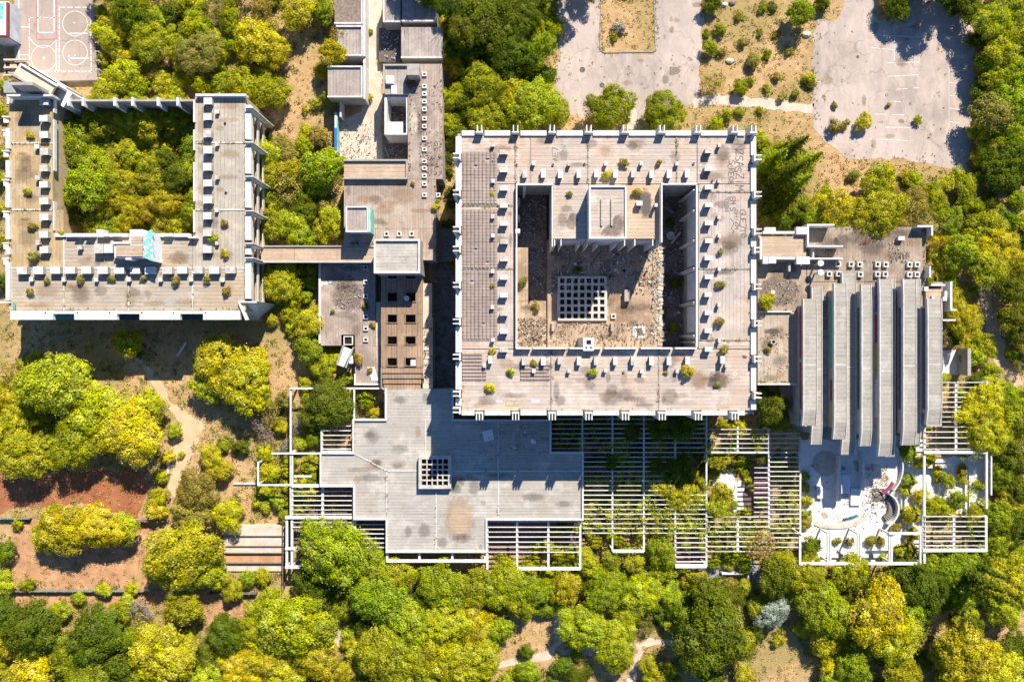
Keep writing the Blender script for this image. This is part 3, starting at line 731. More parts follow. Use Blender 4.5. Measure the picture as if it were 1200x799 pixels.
px_ = [562,604,646.5,689,731.5,774,816,858.5]; 
for x in px_: pier(x,156,'N'); pier(x,484.5,'S',3)
ye = [187,229.5,272.5,294,336.5,379,420.5,463]; yw = [185,227.5,270,292.7,334.5,377,418,461,480]
for y in ye: pier(883,y,'E')
for y in yw: pier(538,y,'W')
pier(880,156.5,'N')
def pseg(x0,y0,x1,y1,mat='parapet'): 
    a=W(x0,y0,17.3); c=W(x1,y1,17.3); m=MB(); m.box(a[0],c[0],c[1],a[1],16.61,17.3); m.build('parapet',M[mat],main)
xs = [541]+[v for x in px_ for v in (x-6,x+6)]+[873]
for i in range(0,len(xs),2):
    pseg(xs[i],153,xs[i+1],159,'white'); pseg(xs[i],481,xs[i+1],486.5)
for arr,xa,xb in ((ye,880.1,886.2),(yw,534,540.9)):
    v=[160]+[q for y in arr for q in (y-5,y+6)]+[480]
    for i in range(0,len(v),2):
        if v[i+1]-v[i] > 3: pseg(xa,v[i],xb,v[i+1],'white')
# rows of vents
for x in (614.7,636.5,657,678.5,699.5,721.5,742,764,784,805.5): vent_box(main,x,203.5,5.4,10,ZR,1.0)
for x in (614.5,637,656.5,678.5,699,721,742,763.5,784,805.5): vent_box(main,x,422.5,5.4,10,ZR,1.0)
for y in (178,199,220.5,241,262,283,303.5,325,346,367.5,388,410):
    vent_box(main,590.6,y,9.4,5.6,ZR,1.1); vent_box(main,830.5,y-1,9,5.6,ZR,1.2)
for x in (625.5,667.3,709.7,752,794): vent_box(main,x,191.5,4,5,ZR,.8,'vent_stack'); vent_box(main,x,434.5,4.2,4.6,ZR,.75,'vent_stack')
for y in (170,212,254,276,318,360,398): vent_box(main,577.5,y,4.2,4.4,ZR,.8,'vent_stack')
for y in (170,212,254,276,315,357,399): vent_box(main,843,y,3.8,5,ZR,.85,'vent_stack')
vent_box(main,574.5,421,5,9,ZR,1.0); vent_box(main,568,428.5,4,5,ZR,.8,'vent_stack'); vent_box(main,847,421.5,5.6,9,ZR,1.1); vent_box(main,851.5,428,4.4,4.4,ZR,.8,'vent_stack')
for x,y in ((605.5,193),(648,193),(685,192),(577,189),(813,191.5),(835,211.5),(668,434.5),(731,436)):
    X,Y=W(x,y,17.2); m=MB(); m.cyl(X,Y,16.98,17.25,.22,.2,9); m.cyl(X,Y,17.25,17.26,.14,.14,9,1); m.build('vent_pipe',[M['grey'],M['dark']],main)
# corrugated clay tile fields on the left wing
def tiles(x0,y0,x1,y1,along='Y',pitch=.66,mat='tile'):
    a=W(x0,y0,ZR); c=W(x1,y1,ZR); m=MB()
    w,d=(c[0]-a[0]),(a[1]-c[1])
    if along=='X': w,d=d,w
    nu=int(w/pitch); nv=int(d/.55); rnd=random.Random(int(x0))
    for i in range(nu):
        for j in range(nv):
            if rnd.random()<.02: continue
            u0=i*pitch; v0=j*.55; dz=rnd.uniform(0,.03); b=len(m.v)
            prof=((.02,.02),(.16,.13),(.34,.15),(.50,.12),(.63,.02))
            for vv,zz in ((v0,.05),(v0+.57,0)):
                for u,h in prof:
                    X,Y=(a[0]+u0+u*pitch/.66,c[1]+vv) if along=='Y' else (a[0]+vv,c[1]+u0+u*pitch/.66)
                    m.v.append((X,Y,ZR+.012+h+zz+dz))
            for q in range(4):
                f=(b+q,b+q+1,b+q+6,b+q+5); m.f.append(f if along=='Y' else f[::-1]); m.m.append(0)
    return m.build('roof_tiles',M[mat],main,'stuff')
tiles(542,175.5,585,239); tiles(542,243,585,314); tiles(542,317,585,397)
tiles(542,411,566,446,'X',.6); tiles(610,425,645,446,'X',.6); tiles(566,428,572,446,'X',.6)
# graffiti and stains on the roof
writing(main,'NZSASZIM',862,169,9,ZR,'ink',-90,.98,.66,.13,1); writing(main,'SCREO8',853.5,188,6.5,ZR,'ink',-90,1.0,.62,.12,2)
writing(main,'GUE7T0',867.5,246,7,ZR,'ink',-90,.95,.7,.12,3); writing(main,'SHIZM',861,246,5,ZR,'ink_pale',-90,1.0,.8,.13,4); writing(main,'EM5S',855.5,231,5.5,ZR,'ink',-90,.95,.65,.13,5); writing(main,'97884',849,231,5,ZR,'ink_pale',-90,.95,.62,.13,6)
m=MB(); m.ribbon([W(x,y,ZR) for x,y in ((856,256),(860,262),(857,268),(860,271),(858,275))],.13,ZR+.006); m.build('graffiti',M['ink'],main)
writing(main,'AE7',654,189,7,ZR,'ink_pale',90,1,.7,.13,7); writing(main,'STOW',664,188,6,ZR,'seam',90,1,.7,.12,8); writing(main,'AW8',735,471,6,ZR,'ink_pale',0,1.1,1,.12,9)
for pts,mt in (([(829,441),(838,436),(849,440),(852,450),(846,457),(836,456),(829,449)],'tile_dark'),):
    stain(main,pts,ZR,mt,'gravel_patch',.25)
stain(main,[(592,474.5),(608,474.5),(608,476),(592,476)],ZR,'yellowp','paint_mark',.05); stain(main,[(623,467),(633,468),(632,472),(624,472)],ZR,'facade_blue','paint_mark',.15); stain(main,[(581,469),(589,469),(588,471),(581,471)],ZR,'pale_sheet','paint_mark',.1)
stain(main,[(870,417),(874,416),(875,420),(871,421)],ZR,'red','paint_mark',.15)
m=MB(); X,Y=W(861.5,438,ZR); pts=[(X+.3*math.cos(t*.6283),Y+.3*math.sin(t*.6283)) for t in range(11)]; m.ribbon(pts,.08,ZR+.006); m.build('paint_mark',M['white'],main)
stain(main,[(749,226),(757,222),(763,230),(761,248),(756,256),(750,253),(748,240)],ZR,'tile_dark','gravel_patch',.3)
stain(main,[(664,262),(671,248),(677,258),(676,270),(666,268)],ZR,'roof_deck','gravel_patch',.3)
vent_box(main,749.5,238,7.6,5.6,ZR,1.0); vent_box(main,769,240.5,3.6,4,ZR,1.4)
# penthouse
ZP=20.6
m=MB(); m.px(690.6,218.6,733.6,279.6,17.01,ZP-.3); m.build('penthouse_wall',M['facade_blue'],main)
m=MB(); m.px(690.3,218.3,733.9,279.9,ZP-.28,ZP); pr=m.build('penthouse_roof',M['roof_main'],main)
rimmed(main,690,218,734,280,ZP,.28,.3,'white')
for x in (705.2,717): mm=MB(); mm.px(x-1.1,233,x+1.1,264.5,ZP+.01,ZP+.28); mm.build('roof_ridge',M['roof_low'],main)
stain(main,[(702,279),(712,266),(724,254),(732,248),(732.5,279)],ZP,'gravel','gravel_patch',.15)
# inner parapets
def ipar(x0,y0,x1,y1,h,z0=16.61): 
    a=W(x0,y0,17+h); c=W(x1,y1,17+h); m=MB(); m.box(a[0],c[0],c[1],a[1],z0,17+h); m.build('parapet',M['white'],main)
ipar(604.6,216,606.2,407,1.0); ipar(774.6,217,776.4,284,1.6,7); ipar(605,215,648,217,.35); ipar(775,214.6,817,216.6,.35)
ipar(604.6,407,622,409,1.1)
for x0,x1 in ((625,664),(667.5,705),(708.5,747),(751,788),(791.5,817)): ipar(x0,407,x1,409,1.1)
ipar(815.8,217,817.8,406.5,.25)
# court floors
def floor(name,x0,y0,x1,y1,z,mat,z0=0): 
    a=W(x0,y0,z); c=W(x1,y1,z); m=MB(); m.box(a[0],c[0],c[1],a[1],z0,z); return m.build(name,M[mat],main)
floor('court_floor',641,281,776,412,9,'court_floor'); 
floor('court_floor',603,216,641,352,8.0,'debris_floor'); floor('court_floor',776,216,815,412,6.5,'debris_floor')
floor('court_floor',603,290,619,352.5,8.9,'court_floor',6); floor('court_floor',603,352.5,640,412,8.85,'court_floor')
rnd=random.Random(3)
for i in range(26):          # broken edge slabs along the right rim of the court floor
    y=286+i*4.7; X,Y=W(774.5+rnd.uniform(-2.5,2.5),y,9); m=MB(); m.rbox(X,Y,8.75,9.06+rnd.uniform(0,.1),rnd.uniform(.7,1.3),rnd.uniform(.4,.7),rnd.uniform(-.5,.5),0,rnd.uniform(-.15,.1)); m.build('broken_slab',M[rnd.choice(('path','court_floor','vent_worn','concrete'))],main)
# facade of the block towards the court and of the right wing towards the slot
def vfin(x0,y0,x1,y1,z0,z1,mat='white',nm='facade_fin'): 
    a=W(x0,y0,z1); c=W(x1,y1,z1); m=MB(); m.box(a[0],c[0],c[1],a[1],z0,z1); return m.build(nm,M[mat],main)
for x in (650,657.5,679,688.5,700.5,722,732,744,765): vfin(x-.6,280.2,x+.6,288,9.02,16.9)
for x0,x1 in ((658.5,678),(701.5,721),(745,764)):
    vfin(x0,280.4,x1,282,13.2,16.5,'facade_blue','spandrel'); vfin(x0+1,280.2,x1-1,280.9,9.6,13,'bluewin','window')
for x0,x1 in ((680,687.5),(689.5,699.5),(723,731),(733,743)):
    vfin(x0,280.2,x1,280.8,9.4,15.8,'dark','window'); vfin(x0,280.3,x1,282.5,12.6,13.0,'white','sill')
vfin(646.6,217,648.2,289,6.8,17.2); vfin(769.6,262,771,290,9.0,16.6)
vfin(613,216.2,616.5,220,6.8,16.9); 
for y in (232,252,268): vfin(604,y,609.5,y+5,7,13-.4*(y-232)/10,'parapet','balcony')
ys=[217,222.5,246,281,313,316,352,356,391,396]
bays=[(224,244),(249,279),(284,310),(318,350),(358,389)]

for y0,y1 in bays:
    vfin(815.6,y0,817.7,y1,10.8,16.55,'facade_blue','spandrel'); vfin(815.9,y0+1,817.9,y1-1,7.2,10.7,'bluewin','window')
for y in (222.5,246.5,281.5,314,354,393): 
    vfin(812.2,y-.5,817.9,y+.5,6.6,16.9)
for y in (248,283,316,356,395,401): vfin(812.6,y-.45,817.9,y+.45,6.6,16.8,'parapet')
for z in (10.2,13.2):
    for y0,y1 in ((245,249),(280,284),(312.5,318),(351,357.5),(391,405)): vfin(814,y0,817.8,y1,z,z+.25,'white','balcony')
stain(main,[(0,0),(0,0),(0,0)],0,'red') if False else None
for y0,y1 in ((288,307),(362,386)): vfin(815.4,y0,815.7,y1,10.9,12.6,'magenta','paint_mark')
# skylight grid in the court
kk=(H-9.3)/800; X0,Y0=W(655,325,9.3); X1,Y1=W(709.5,374.5,9.3); m=MB()
nx,ny=7,6; cw_=(X1-X0)/nx; ch_=(Y0-Y1)/ny; t=.40
m.box(X0,X1,Y1,Y0,8.98,9.015,1)
for i in range(nx+1): x=X0+i*cw_; m.box(x-t/2,x+t/2,Y1-t/2,Y0+t/2,9.02,9.5)
for j in range(ny+1):
    y=Y1+j*ch_
    for i in range(nx): m.box(X0+i*cw_+t/2,X0+(i+1)*cw_-t/2,y-t/2,y+t/2,9.02,9.496)
m.build('skylight_grid',[M['vent_worn'],M['dark']],main)
open_light(main,719,370.5,5.5,9,.4); 
m=MB(); X,Y=W(684,341,9)
# chimney block at the lower court edge
m=MB(); m.px(683.5,395.5,696,411,9,18.2); ch=m.build('chimney',M['white'],main)
for x,y,w,d in ((690,401,5.6,5),(687.2,407.3,2.2,2),(692.5,407.3,2.2,2)): mm=MB(); mm.px(x-w/2,y-d/2,x+w/2,y+d/2,18.19,18.212); mm.build('chimney_hole',M['dark'],ch)
for x0,y0,x1,y1,z0,z1,mt in ((732,339.5,739,353,9,10.2,'concrete'),(646.5,379,649.5,388,9,9.8,'concrete'),(716,379,719,388,9,9.9,'concrete'),(653,343,655,372,9,9.25,'parapet'),(708.8,336,711.5,376,9,9.3,'parapet'),(641,345,641.8,406,9,9.12,'tile_dark'),(742,382,756,396,9,9.08,'parapet')):
    m=MB(); m.px(x0,y0,x1,y1,z0,z1); m.build('upstand',M[mt],main)
stain(main,[(745,385),(752,384),(754,392),(747,394)],9.09,'tile_dark','floor_hole',.1)
for x,y in ((722,317),(654,318)): pass
X,Y=W(730.5,317.5,9.3); m=MB(); m.cyl(X,Y,9,9.3,.55,.55,12); m.cyl(X,Y,9.3,9.31,.42,.42,12,1); m.build('vent_pipe',[M['grey'],M['dark']],main)
rubble('court_rubble','',609,225,640,350,8.04,520,1,('grey','wood','path','concrete','facade_blue'),1.4,main)
rubble('court_rubble','',778,225,802,404,6.55,460,2,('grey','wood','path','concrete','facade_blue'),1.5,main)
rubble('court_rubble','',643,292,770,345,9.02,520,3,('grey','wood','facade_blue','rust','white'),1.5,main)
rubble('court_rubble','',608,372,640,404,8.9,380,4,('path','court_floor','gravel','concrete','wood'),1.0,main)
rubble('court_rubble','',645,378,772,404,9.02,380,5,('grey','court_floor','wood','concrete','gravel'),.8,main)
rubble('court_rubble','',764,300,774,400,9.02,160,6,('parapet','court_floor','white','concrete'),1.0,main)
for (x,y,L,a_,mt) in ((667,308,2.6,1.2,'wood'),(672,316,3,.7,'wood'),(664,322,1.5,-.5,'wood'),(757,297,3,-1,'grey'),(795,277,2.6,.9,'white'),(785,243,2.8,-.5,'grey'),(634,350,3.2,1.1,'concrete'),(700,300,2.4,.9,'wood')):
    X,Y=W(x,y,9); m=MB(); z_=9.1 if 641<x<775 else 7.1; m.rbox(X,Y,z_,z_+.12,L,.3,a_); o=m.build('broken_plank' if mt=='wood' else 'broken_slab',M[mt],main)
blots(main,643,292,772,404,9,26,71,('grime','gravel','rustwash','grime')); blots(main,608,355,638,404,8.85,6,72,('grime','gravel'))
rubble('court_rubble','',643,290,774,346,9.02,260,9,('facade_blue','grey','path'),.7,main)
X,Y=W(785.5,276.5,6.6); m=MB(); m.cyl(X,Y,6.5,7.0,.75,.75,14); m.cyl(X,Y,7.0,7.01,.62,.62,14,1); m.build('round_tank',[M['white'],M['facade_blue']],main)

for b_ in ((541,160,604,214,7),(622,160,800,198,14),(818,160,880,215,7),(819,225,880,396,16),(541,243,603,398,10),(541,412,646,480,12),(646,426,772,480,14),(772,412,880,480,13),(648,217,688,279,6)): blots(main,*b_[:4],ZR,b_[4],b_[0])
# strip windows of the outer facades
WM={}
def wins(parent,xa,ya,xb,yb,nx_,ny_,zs_,n,wd,hh=1.7,out=.03):
    for i in range(n):
        t=(i+.5)/n; x=xa+(xb-xa)*t; y=ya+(yb-ya)*t
        for z in zs_:
            key=(wd,hh,nx_!=0)
            if key not in WM:
                m=MB(); sx,sy=(.05,wd/2) if nx_ else (wd/2,.05); m.box(-sx,sx,-sy,sy,0,hh,0); m.box(-sx-.04,sx+.04,-sy-.04,sy+.04,-.12,-.002,1)
                me=bpy.data.meshes.new('window'); me.from_pydata(m.v,[],m.f); me.materials.append(M['bluewin']); me.materials.append(M['parapet']); me.polygons.foreach_set('material_index',m.m); WM[key]=me
            o=bpy.data.objects.new('window',WM[key]); C.objects.link(o); o.parent=parent; o.location=Vector((x+nx_*out,y+ny_*out,z))-WL[parent.name]
xa,xb,ya,yb=R17(536,156,884,485)
def bays_(arr): return list(zip(arr,arr[1:]))
for a0,a1 in bays_(px_):
    X0=W(a0+9,0,17)[0]; X1=W(a1-9,0,17)[0]; wins(main,X0,ya,X1,ya,0,-1,(5.6,9.2,12.8),1,(X1-X0)); wins(main,X0,yb,X1,yb,0,1,(5.6,9.2,12.8),1,(X1-X0))
for side,arr,xx in ((1,ye,xb),(-1,yw,xa)):
    for a0,a1 in bays_(arr):
        if a1-a0 < 30: continue
        Y0=W(0,a0+9,17)[1]; Y1=W(0,a1-9,17)[1]; wins(main,xx,Y0,xx,Y1,side,0,(5.6,9.2,12.8) if side<0 else (12.8,),1,abs(Y0-Y1))
# ---------------------------------------------------------------- U-shaped building (left)
ZL=10.0
ub=thing('concrete_building','long U-shaped pale concrete building with a wooded courtyard and rows of white roof boxes','building',(*W(150,340,0),0))
def U(name,x0,y0,x1,y1,z0,z1,mat): m=MB(); m.px(x0,y0,x1,y1,z0,z1); return m.build(name,M[mat],ub)
def Ur(x0,y0,x1,y1,mat):
    a=W(x0,y0,ZL); c=W(x1,y1,ZL); m=MB(); m.box(a[0]+.05,c[0]-.05,c[1]+.05,a[1]-.05,ZL-.38,ZL); m.build('roof_panel',M[mat],ub)
    return [(a[0],a[1]),(c[0],a[1]),(c[0],c[1]),(a[0],c[1])]
def Uw(x0,y0,x1,y1,z1=ZL-.4):
    a=W(x0,y0,ZL); c=W(x1,y1,ZL); m=MB(); m.box(a[0],c[0],c[1],a[1],0,z1); m.build('wall',M['facade_tan'],ub); NOGROW.append([(a[0],a[1]),(c[0],a[1]),(c[0],c[1]),(a[0],c[1])])
Uw(11,113,61,276.9); Uw(229,113,287,276.9); Uw(11,277,287,364)
Ur(10.5,113,62,168,'roof_left_w'); Ur(10.5,168,62,246,'roof_left_w'); Ur(10.5,246,75,314.5,'roof_left_w')
Ur(228,113,288,167.5,'roof_left_v'); Ur(228,167.5,288,246,'roof_left_v'); Ur(226,246,288,314.5,'roof_left_v')
Ur(75,277,226,314.5,'roof_left'); 
for x0,x1 in ((10.5,75),(75,151),(151,226),(226,288)): Ur(x0,314.5,x1,364,'roof_left')
def Us(x0,y0,x1,y1):
    a=W(x0,y0,ZL); c=W(x1,y1,ZL); m=MB(); L=math.dist(a,c); m.rbox((a[0]+c[0])/2,(a[1]+c[1])/2,ZL-.1,ZL+.1,L,.24,math.atan2(c[1]-a[1],c[0]-a[0])); m.build('seam_strip',M['parapet'],ub)
for s in ((11,168,62,168),(11,246,62,246),(229,167.5,287,167.5),(229,246,287,246),(75,280,75,363.5),(151,330,151,363.5),(226,318,226,363.5),(12,314.5,74,314.5),(76,314.5,225,314.5),(227,314.5,287,314.5)): Us(*s)
for y in (119.5,138.5,158,177.5,197,216,235.5,254,274.5,293): vent_box(ub,51,y,10,7.6,ZL,1.15)
for y in (118.5,137,156.5,176,195.5,214.5,234.5,253,273,292): vent_box(ub,243,y,9.8,8.2,ZL,1.15)
for x in (25.5,44.5,64,82,101,120,139,158,176,195.5,213.5,232,251,269.5): vent_box(ub,x,316.5,11.6,8.6,ZL,1.1)
for x in (36.5,74.5,112.5,150.3,187.5,224,261): vent_box(ub,x,327.5,4.4,5.4,ZL,.75,'vent_stack')
for y in (130.5,169,208,246.5,285): vent_box(ub,254,y,4.2,4.4,ZL,.75,'vent_stack')
for x,y in ((42.5,171.5),(43.5,208.5),(43.5,284),(93,290)): vent_box(ub,x,y,5,5,ZL,.9,'vent_stack')
vent_box(ub,115.5,291,10,11,ZL,1.2); vent_box(ub,127,291,10,11,ZL,1.2)
for x,y in ((264,145),(265,226)): X,Y=W(x,y,ZL); m=MB(); m.cyl(X,Y,ZL,ZL+.2,.2,.2,8); m.build('vent_pipe',M['dark'],ub)
# parapets
def Up(x0,y0,x1,y1,h=.7,mat='white',z0=ZL-.39): 
    a=W(x0,y0,ZL+h); c=W(x1,y1,ZL+h); m=MB(); m.box(a[0],c[0],c[1],a[1],z0,ZL+h); m.build('parapet',M[mat],ub)
def notch(x0,x1): Up(x0,364.2,x1,367.8,.4)
Up(12,364,62,374.6,.4); notch(62,87); Up(87,364,137,374.6,.4); notch(137,163.5); Up(163.5,364,211,374.6,.4); notch(211,238); Up(238,364,281,374.6,.4)
for x0,x1 in ((62.2,86.8),(137.2,163.3),(211.2,237.8)): U('balcony',x0,368,x1,374.8,6.2,6.6,'teal' if x0<70 else 'bluewin'); U('balcony',x0,368,x1,374,2.8,3.1,'grey')
for x in (53,90.5,128.5,166,203.5,240.5): U('drain_hole',x-.8,365.5,x+.8,367.5,ZL+.405,ZL+.412,'dark')
for y0,y1 in ((150,174),(188,208),(215,243),(252,280),(290,298),(308,352)): Up(6.5,y0,11,y1,.6)
Up(8,113,11,122,.6); 
for y in (136,152,176,210,247,284,302): U('facade_fin',2,y,10.4,y+1.6,0,ZL+.5,'white'); U('balcony',4,y+2,10,y+8,6.2,6.5,'white')
U('facade_fin',0,353,12,355,0,ZL+.4,'white'); U('paint_mark',15,354,18,363,ZL+.41,ZL+.42,'teal')
Up(7.5,110.6,61,113,1.9,'parapet'); Up(229,110,288,112.6,.9)
# inner edges
for y0,y1 in ((117,143),(152,176),(190,236),(246,272)): Up(226.4,y0,228.3,y1,.45)
for y0,y1 in ((116,132),(140,200),(236,270)): Up(62,y0,63.6,y1,.35,'parapet')
for x0,x1,hh in ((64,76,.5),(77,96,.7),(97,112,.55),(113,121,1.2),(121,150,.5),(152,168,1.3),(180,203,.6),(204,222,.6)): Up(x0,273.5 if hh<1 else 269,x1,277.6,hh)
for x,y in ((91,277.5),(104,277.5),(122,277),(136,277),(196,277),(225,279)): U('facade_fin',x-5,y-1,x+5,y,ZL-.3,ZL+1.15,'white')
for b_ in ((12,116,60,166,7),(12,170,60,244,10),(12,248,73,312,9),(229,115,287,166,7),(229,170,287,244,9),(228,249,287,312,8),(77,298,130,313,4),(182,280,225,313,6),(12,330,287,362,18)): blots(ub,*b_[:4],ZL,b_[4],b_[0]+7,('grime','rustwash','rustwash','lime'))
p_=W(11,364,ZL); q_=W(281,364,ZL); wins(ub,p_[0],p_[1],q_[0],q_[1],0,-1,(1.0,4.2,7.0),16,1.8,1.4)
# stair head with turquoise wall
U('stair_head',134,286,168,302,ZL+.01,12.6,'white'); U('stair_head_roof',136,287.5,167,300.5,12.61,12.8,'roof_tan'); U('stair_head',152,275.5,168,285.6,ZL+.01,12.2,'white'); U('stair_head_roof',153.5,277,167,285.2,12.21,12.42,'roof_tan'); U('stair_head',131,283.5,152,285.8,ZL+.02,12.9,'white')
a=W(168.3,270,13.2); c=W(179.3,306,13.2); m=MB(); m.prism([(a[0],a[1]),(W(178,270,13.2)[0],a[1]-.3),(c[0],c[1]),(a[0]+.2,c[1]+.6)],ZL+.01,13.2); tw=m.build('stair_head',M['pale_sheet'],ub)
m=MB(); rnd=random.Random(5)
for i in range(26):
    x=rnd.uniform(171,178); y=272+i*1.3; X,Y=W(x,y,13.2); m.rbox(X,Y,13.2,13.207+.0004*i,rnd.uniform(.5,1.3),rnd.uniform(.2,.6),rnd.uniform(-.6,.6))
m.build('paint_mark',M['turq'],ub); U('stair_head',147,302,153,304.5,ZL+.5,12.9,'white')
# right facade (seen leaning): slabs, openings, fins and the slanted corner wall
Up(287.2,123,294.2,163,.5); 
for y0,y1 in ((171,203),(211,243),(250,281),(289,298),(305,350)): Up(287.2,y0,294.2,y1,.5)
for y in (125.5,166,206,246.5,284.5,301.5):
    a=W(287.5,y,ZL+1.2); c=W(296.5,y+1.2,ZL+1.2); m=MB(); m.box(a[0],c[0],c[1],a[1],0,ZL+1.2); m.build('facade_fin',M['white'],ub)
    a=W(287.5,y+2.2,ZL+1.0); c=W(295.5,y+2.9,ZL+1.0); m=MB(); m.box(a[0],c[0],c[1],a[1],0,ZL+1.0); m.build('facade_fin',M['white'],ub)
for z in (2.6,5.4,8.1):
    for y0,y1 in ((128.5,165),(169.5,205),(209.5,245.5),(250,284),(288,301),(305,354)):
        a=W(288,y0,ZL); c=W(293,y1,ZL); m=MB(); m.box(a[0],c[0],c[1],a[1],z,z+.22); bl=m.build('balcony',M['facade_tan'],ub)
        m=MB(); m.box(c[0]-.15,c[0],c[1],a[1],z+.225,z+1.0); m.build('balcony_rail',M['parapet'],bl)
        xx=W(287.2,0,ZL)[0]
        for i in range(3):
            yy0=a[1]+(c[1]-a[1])*(i+.15)/3; yy1=a[1]+(c[1]-a[1])*(i+.85)/3; m=MB(); m.box(xx-.02,xx+.05,yy1,yy0,z+.3,z+2.1); m.build('window',M['bluewin'],ub)
A_=W(279,354.5,10.5); B_=W(301,355,10.4); C_=W(288.5,374.6,1.0); D_=W(304,376,.3)
m=MB(); m.v=[(*A_,10.5),(*B_,10.4),(*D_,.3),(*C_,1.0),(A_[0],A_[1]+.3,10.5),(B_[0],B_[1]+.3,10.4),(B_[0],B_[1]+.3,0),(A_[0],A_[1]+.3,0),(*C_,0),(*D_,0)]
m.f=[(3,2,1,0),(0,1,5,4),(4,5,6,7),(1,2,9,6,5),(0,4,7,8,3),(3,8,9,2),(8,7,6,9)]; m.m=[0]*7; m.build('corner_buttress',M['facade_blue'],ub)
m=MB(); p=W(279,354.3,10.9); q=W(289,375,10.4); m.rbox((p[0]+q[0])/2,(p[1]+q[1])/2,9.5,10.6,math.dist(p,q),.3,math.atan2(q[1]-p[1],q[0]-p[0])); m.build('parapet',M['white'],ub)
# tall stair wall that throws the long shadow over the left wing
a=W(36,112.4,10); c=W(61,112.4,10); m=MB(); m.box(a[0],c[0],a[1]+.05,a[1]+.6,0,15.0); m.build('stair_wall',M['concrete'],ub)
# screen wall that closes the courtyard at the top
sw=thing('screen_wall','thin concrete screen wall with buttresses closing the top of the wooded courtyard','wall',(*W(150,118,0),0))
m=MB(); m.px(76,116.5,228,119,0,9.5); m.build('wall',M['concrete'],sw)
for x in (80,97,134,155,185,208): m=MB(); m.px(x-1.3,114,x+1.3,124,0,9.9); m.build('buttress',M['white'],sw)
# ramp bridge by the ball court
rb=thing('concrete_ramp','sloping concrete ramp bridge with side walls beside the ball court','ramp',(*W(45,95,0),0))
def rampbar(p,q,w,z0,z1,zz0,zz1,nm,mt):
    m=MB(); d=Vector((q[0]-p[0],q[1]-p[1])); L=d.length; d/=L; n_=Vector((-d.y,d.x))*w/2; b=0
    m.v=[(p[0]-n_.x,p[1]-n_.y,z0),(q[0]-n_.x,q[1]-n_.y,zz0),(q[0]+n_.x,q[1]+n_.y,zz0),(p[0]+n_.x,p[1]+n_.y,z0),(p[0]-n_.x,p[1]-n_.y,z1),(q[0]-n_.x,q[1]-n_.y,zz1),(q[0]+n_.x,q[1]+n_.y,zz1),(p[0]+n_.x,p[1]+n_.y,z1)]
    m.f=[(0,3,2,1),(4,5,6,7),(0,1,5,4),(1,2,6,5),(2,3,7,6),(3,0,4,7)]; m.m=[0]*6; m.build(nm,M[mt],rb)
rampbar(W(18,80,6),W(62,106,11),2.2,5.3,5.7,10.5,11,'deck','path'); rampbar(W(12,86,6),W(54,110,11),.3,0,6.6,0,12,'side_wall','concrete'); rampbar(W(26,76,6),W(71,103,11),.35,0,6.5,0,11.8,'side_wall','white'); rampbar(W(34,76,4),W(80,104,7),.3,0,4,0,7.6,'side_wall','parapet')
rampbar(W(64,107,8),W(80,118,9.5),3.0,0,8.4,0,9.6,'landing','white')
m=MB(); m.px(5,73,30,86,0,5,0); m.build('landing',M['dirt'],rb)
for x,y in ((9,75.5),(22,76),(9,84.5),(22,85)): m=MB(); m.px(x-2.4,y-1.8,x+2.4,y+3,5.0,5.02); m.build('landing_hole',M['dark'],rb)
for y in (70,79,88): m=MB(); m.px(4,y-1,31,y+1,5.03,5.5); m.build('cross_beam',M['path'],rb)
st=flat_block('terrace_platform','grey stepped terrace below the ramp above the U-shaped building','terrace',4,95,52,109,5.5,'grey','concrete','E',.6)
# graffiti shed at the left edge
gs=flat_block('graffiti_shed','white flat-roofed shed with a purple graffiti wall beside the ball court','shed',-14,2,10.5,44,4.2,'pale_sheet','facade_blue','ES',.35,.3,0,'red')
a=W(10.6,3,3.9); m=MB(); m.box(a[0],a[0]+.12,W(0,45,3.9)[1],a[1],.3,3.9); m.build('mural_wall',M['purple'],gs); rnd=random.Random(8); m=MB()
for i in range(60): y=rnd.uniform(5,43); Y=W(0,y,3)[1]; z=rnd.uniform(.7,3.4); dz=rnd.uniform(.15,.5); m.box(a[0]+.121,a[0]+.135,Y-rnd.uniform(.1,.5),Y,z,z+dz,rnd.randrange(3))
m.build('graffiti',[M['white'],M['pale_sheet'],M['magenta']],gs)
m=MB(); p=[W(-14,8,4.2),W(5,3,4.2),W(3,22,4.2),W(-4,28,4.2),W(-14,30,4.2)]; m.sheet(p,4.207); m.build('paint_mark',M['turq'],gs)
# ---------------------------------------------------------------- service buildings between the two blocks
ZB=6.0
tb=thing('terrace_building','brown flat-roofed concrete building with a row of small square skylights left of the square building','building',(*W(460,240,0),0))
def bb(name,par,x0,y0,x1,y1,z0,z1,mat): m=MB(); m.px(x0,y0,x1,y1,z0,z1); return m.build(name,M[mat],par)
def base(par,x0,y0,x1,y1,z,roof,wall='concrete',z0=0):
    a=W(x0,y0,z); c=W(x1,y1,z); m=MB(); m.box(a[0]+.06,c[0]-.06,c[1]+.06,a[1]-.06,z0,z-.26); m.build('wall',M[wall],par)
    m=MB(); m.box(a[0]+.02,c[0]-.02,c[1]+.02,a[1]-.02,z-.25,z); r=m.build('roof_panel',M[roof],par); NOGROW.append([(a[0],a[1]),(c[0],a[1]),(c[0],c[1]),(a[0],c[1])]); return r
base(tb,403,210,511,268,ZB,'roof_brown'); base(tb,403,268,440,290,ZB,'roof_brown'); base(tb,440,268,511,305,ZB,'roof_brown'); base(tb,478,112,519,210,ZB,'roof_brown'); base(tb,479,75,518,112,ZB,'roof_brown')
base(tb,450,77,479,111,ZB,'roof_shed')
base(tb,403,188,478,210,ZB+.5,'roof_tan'); rimmed(tb,403,187.5,478,210.5,ZB+.5,.3,.45,'concrete','NSE')
rimmed(tb,449.5,76.5,478.5,112.5,ZB,.3,.5,'concrete','NW')
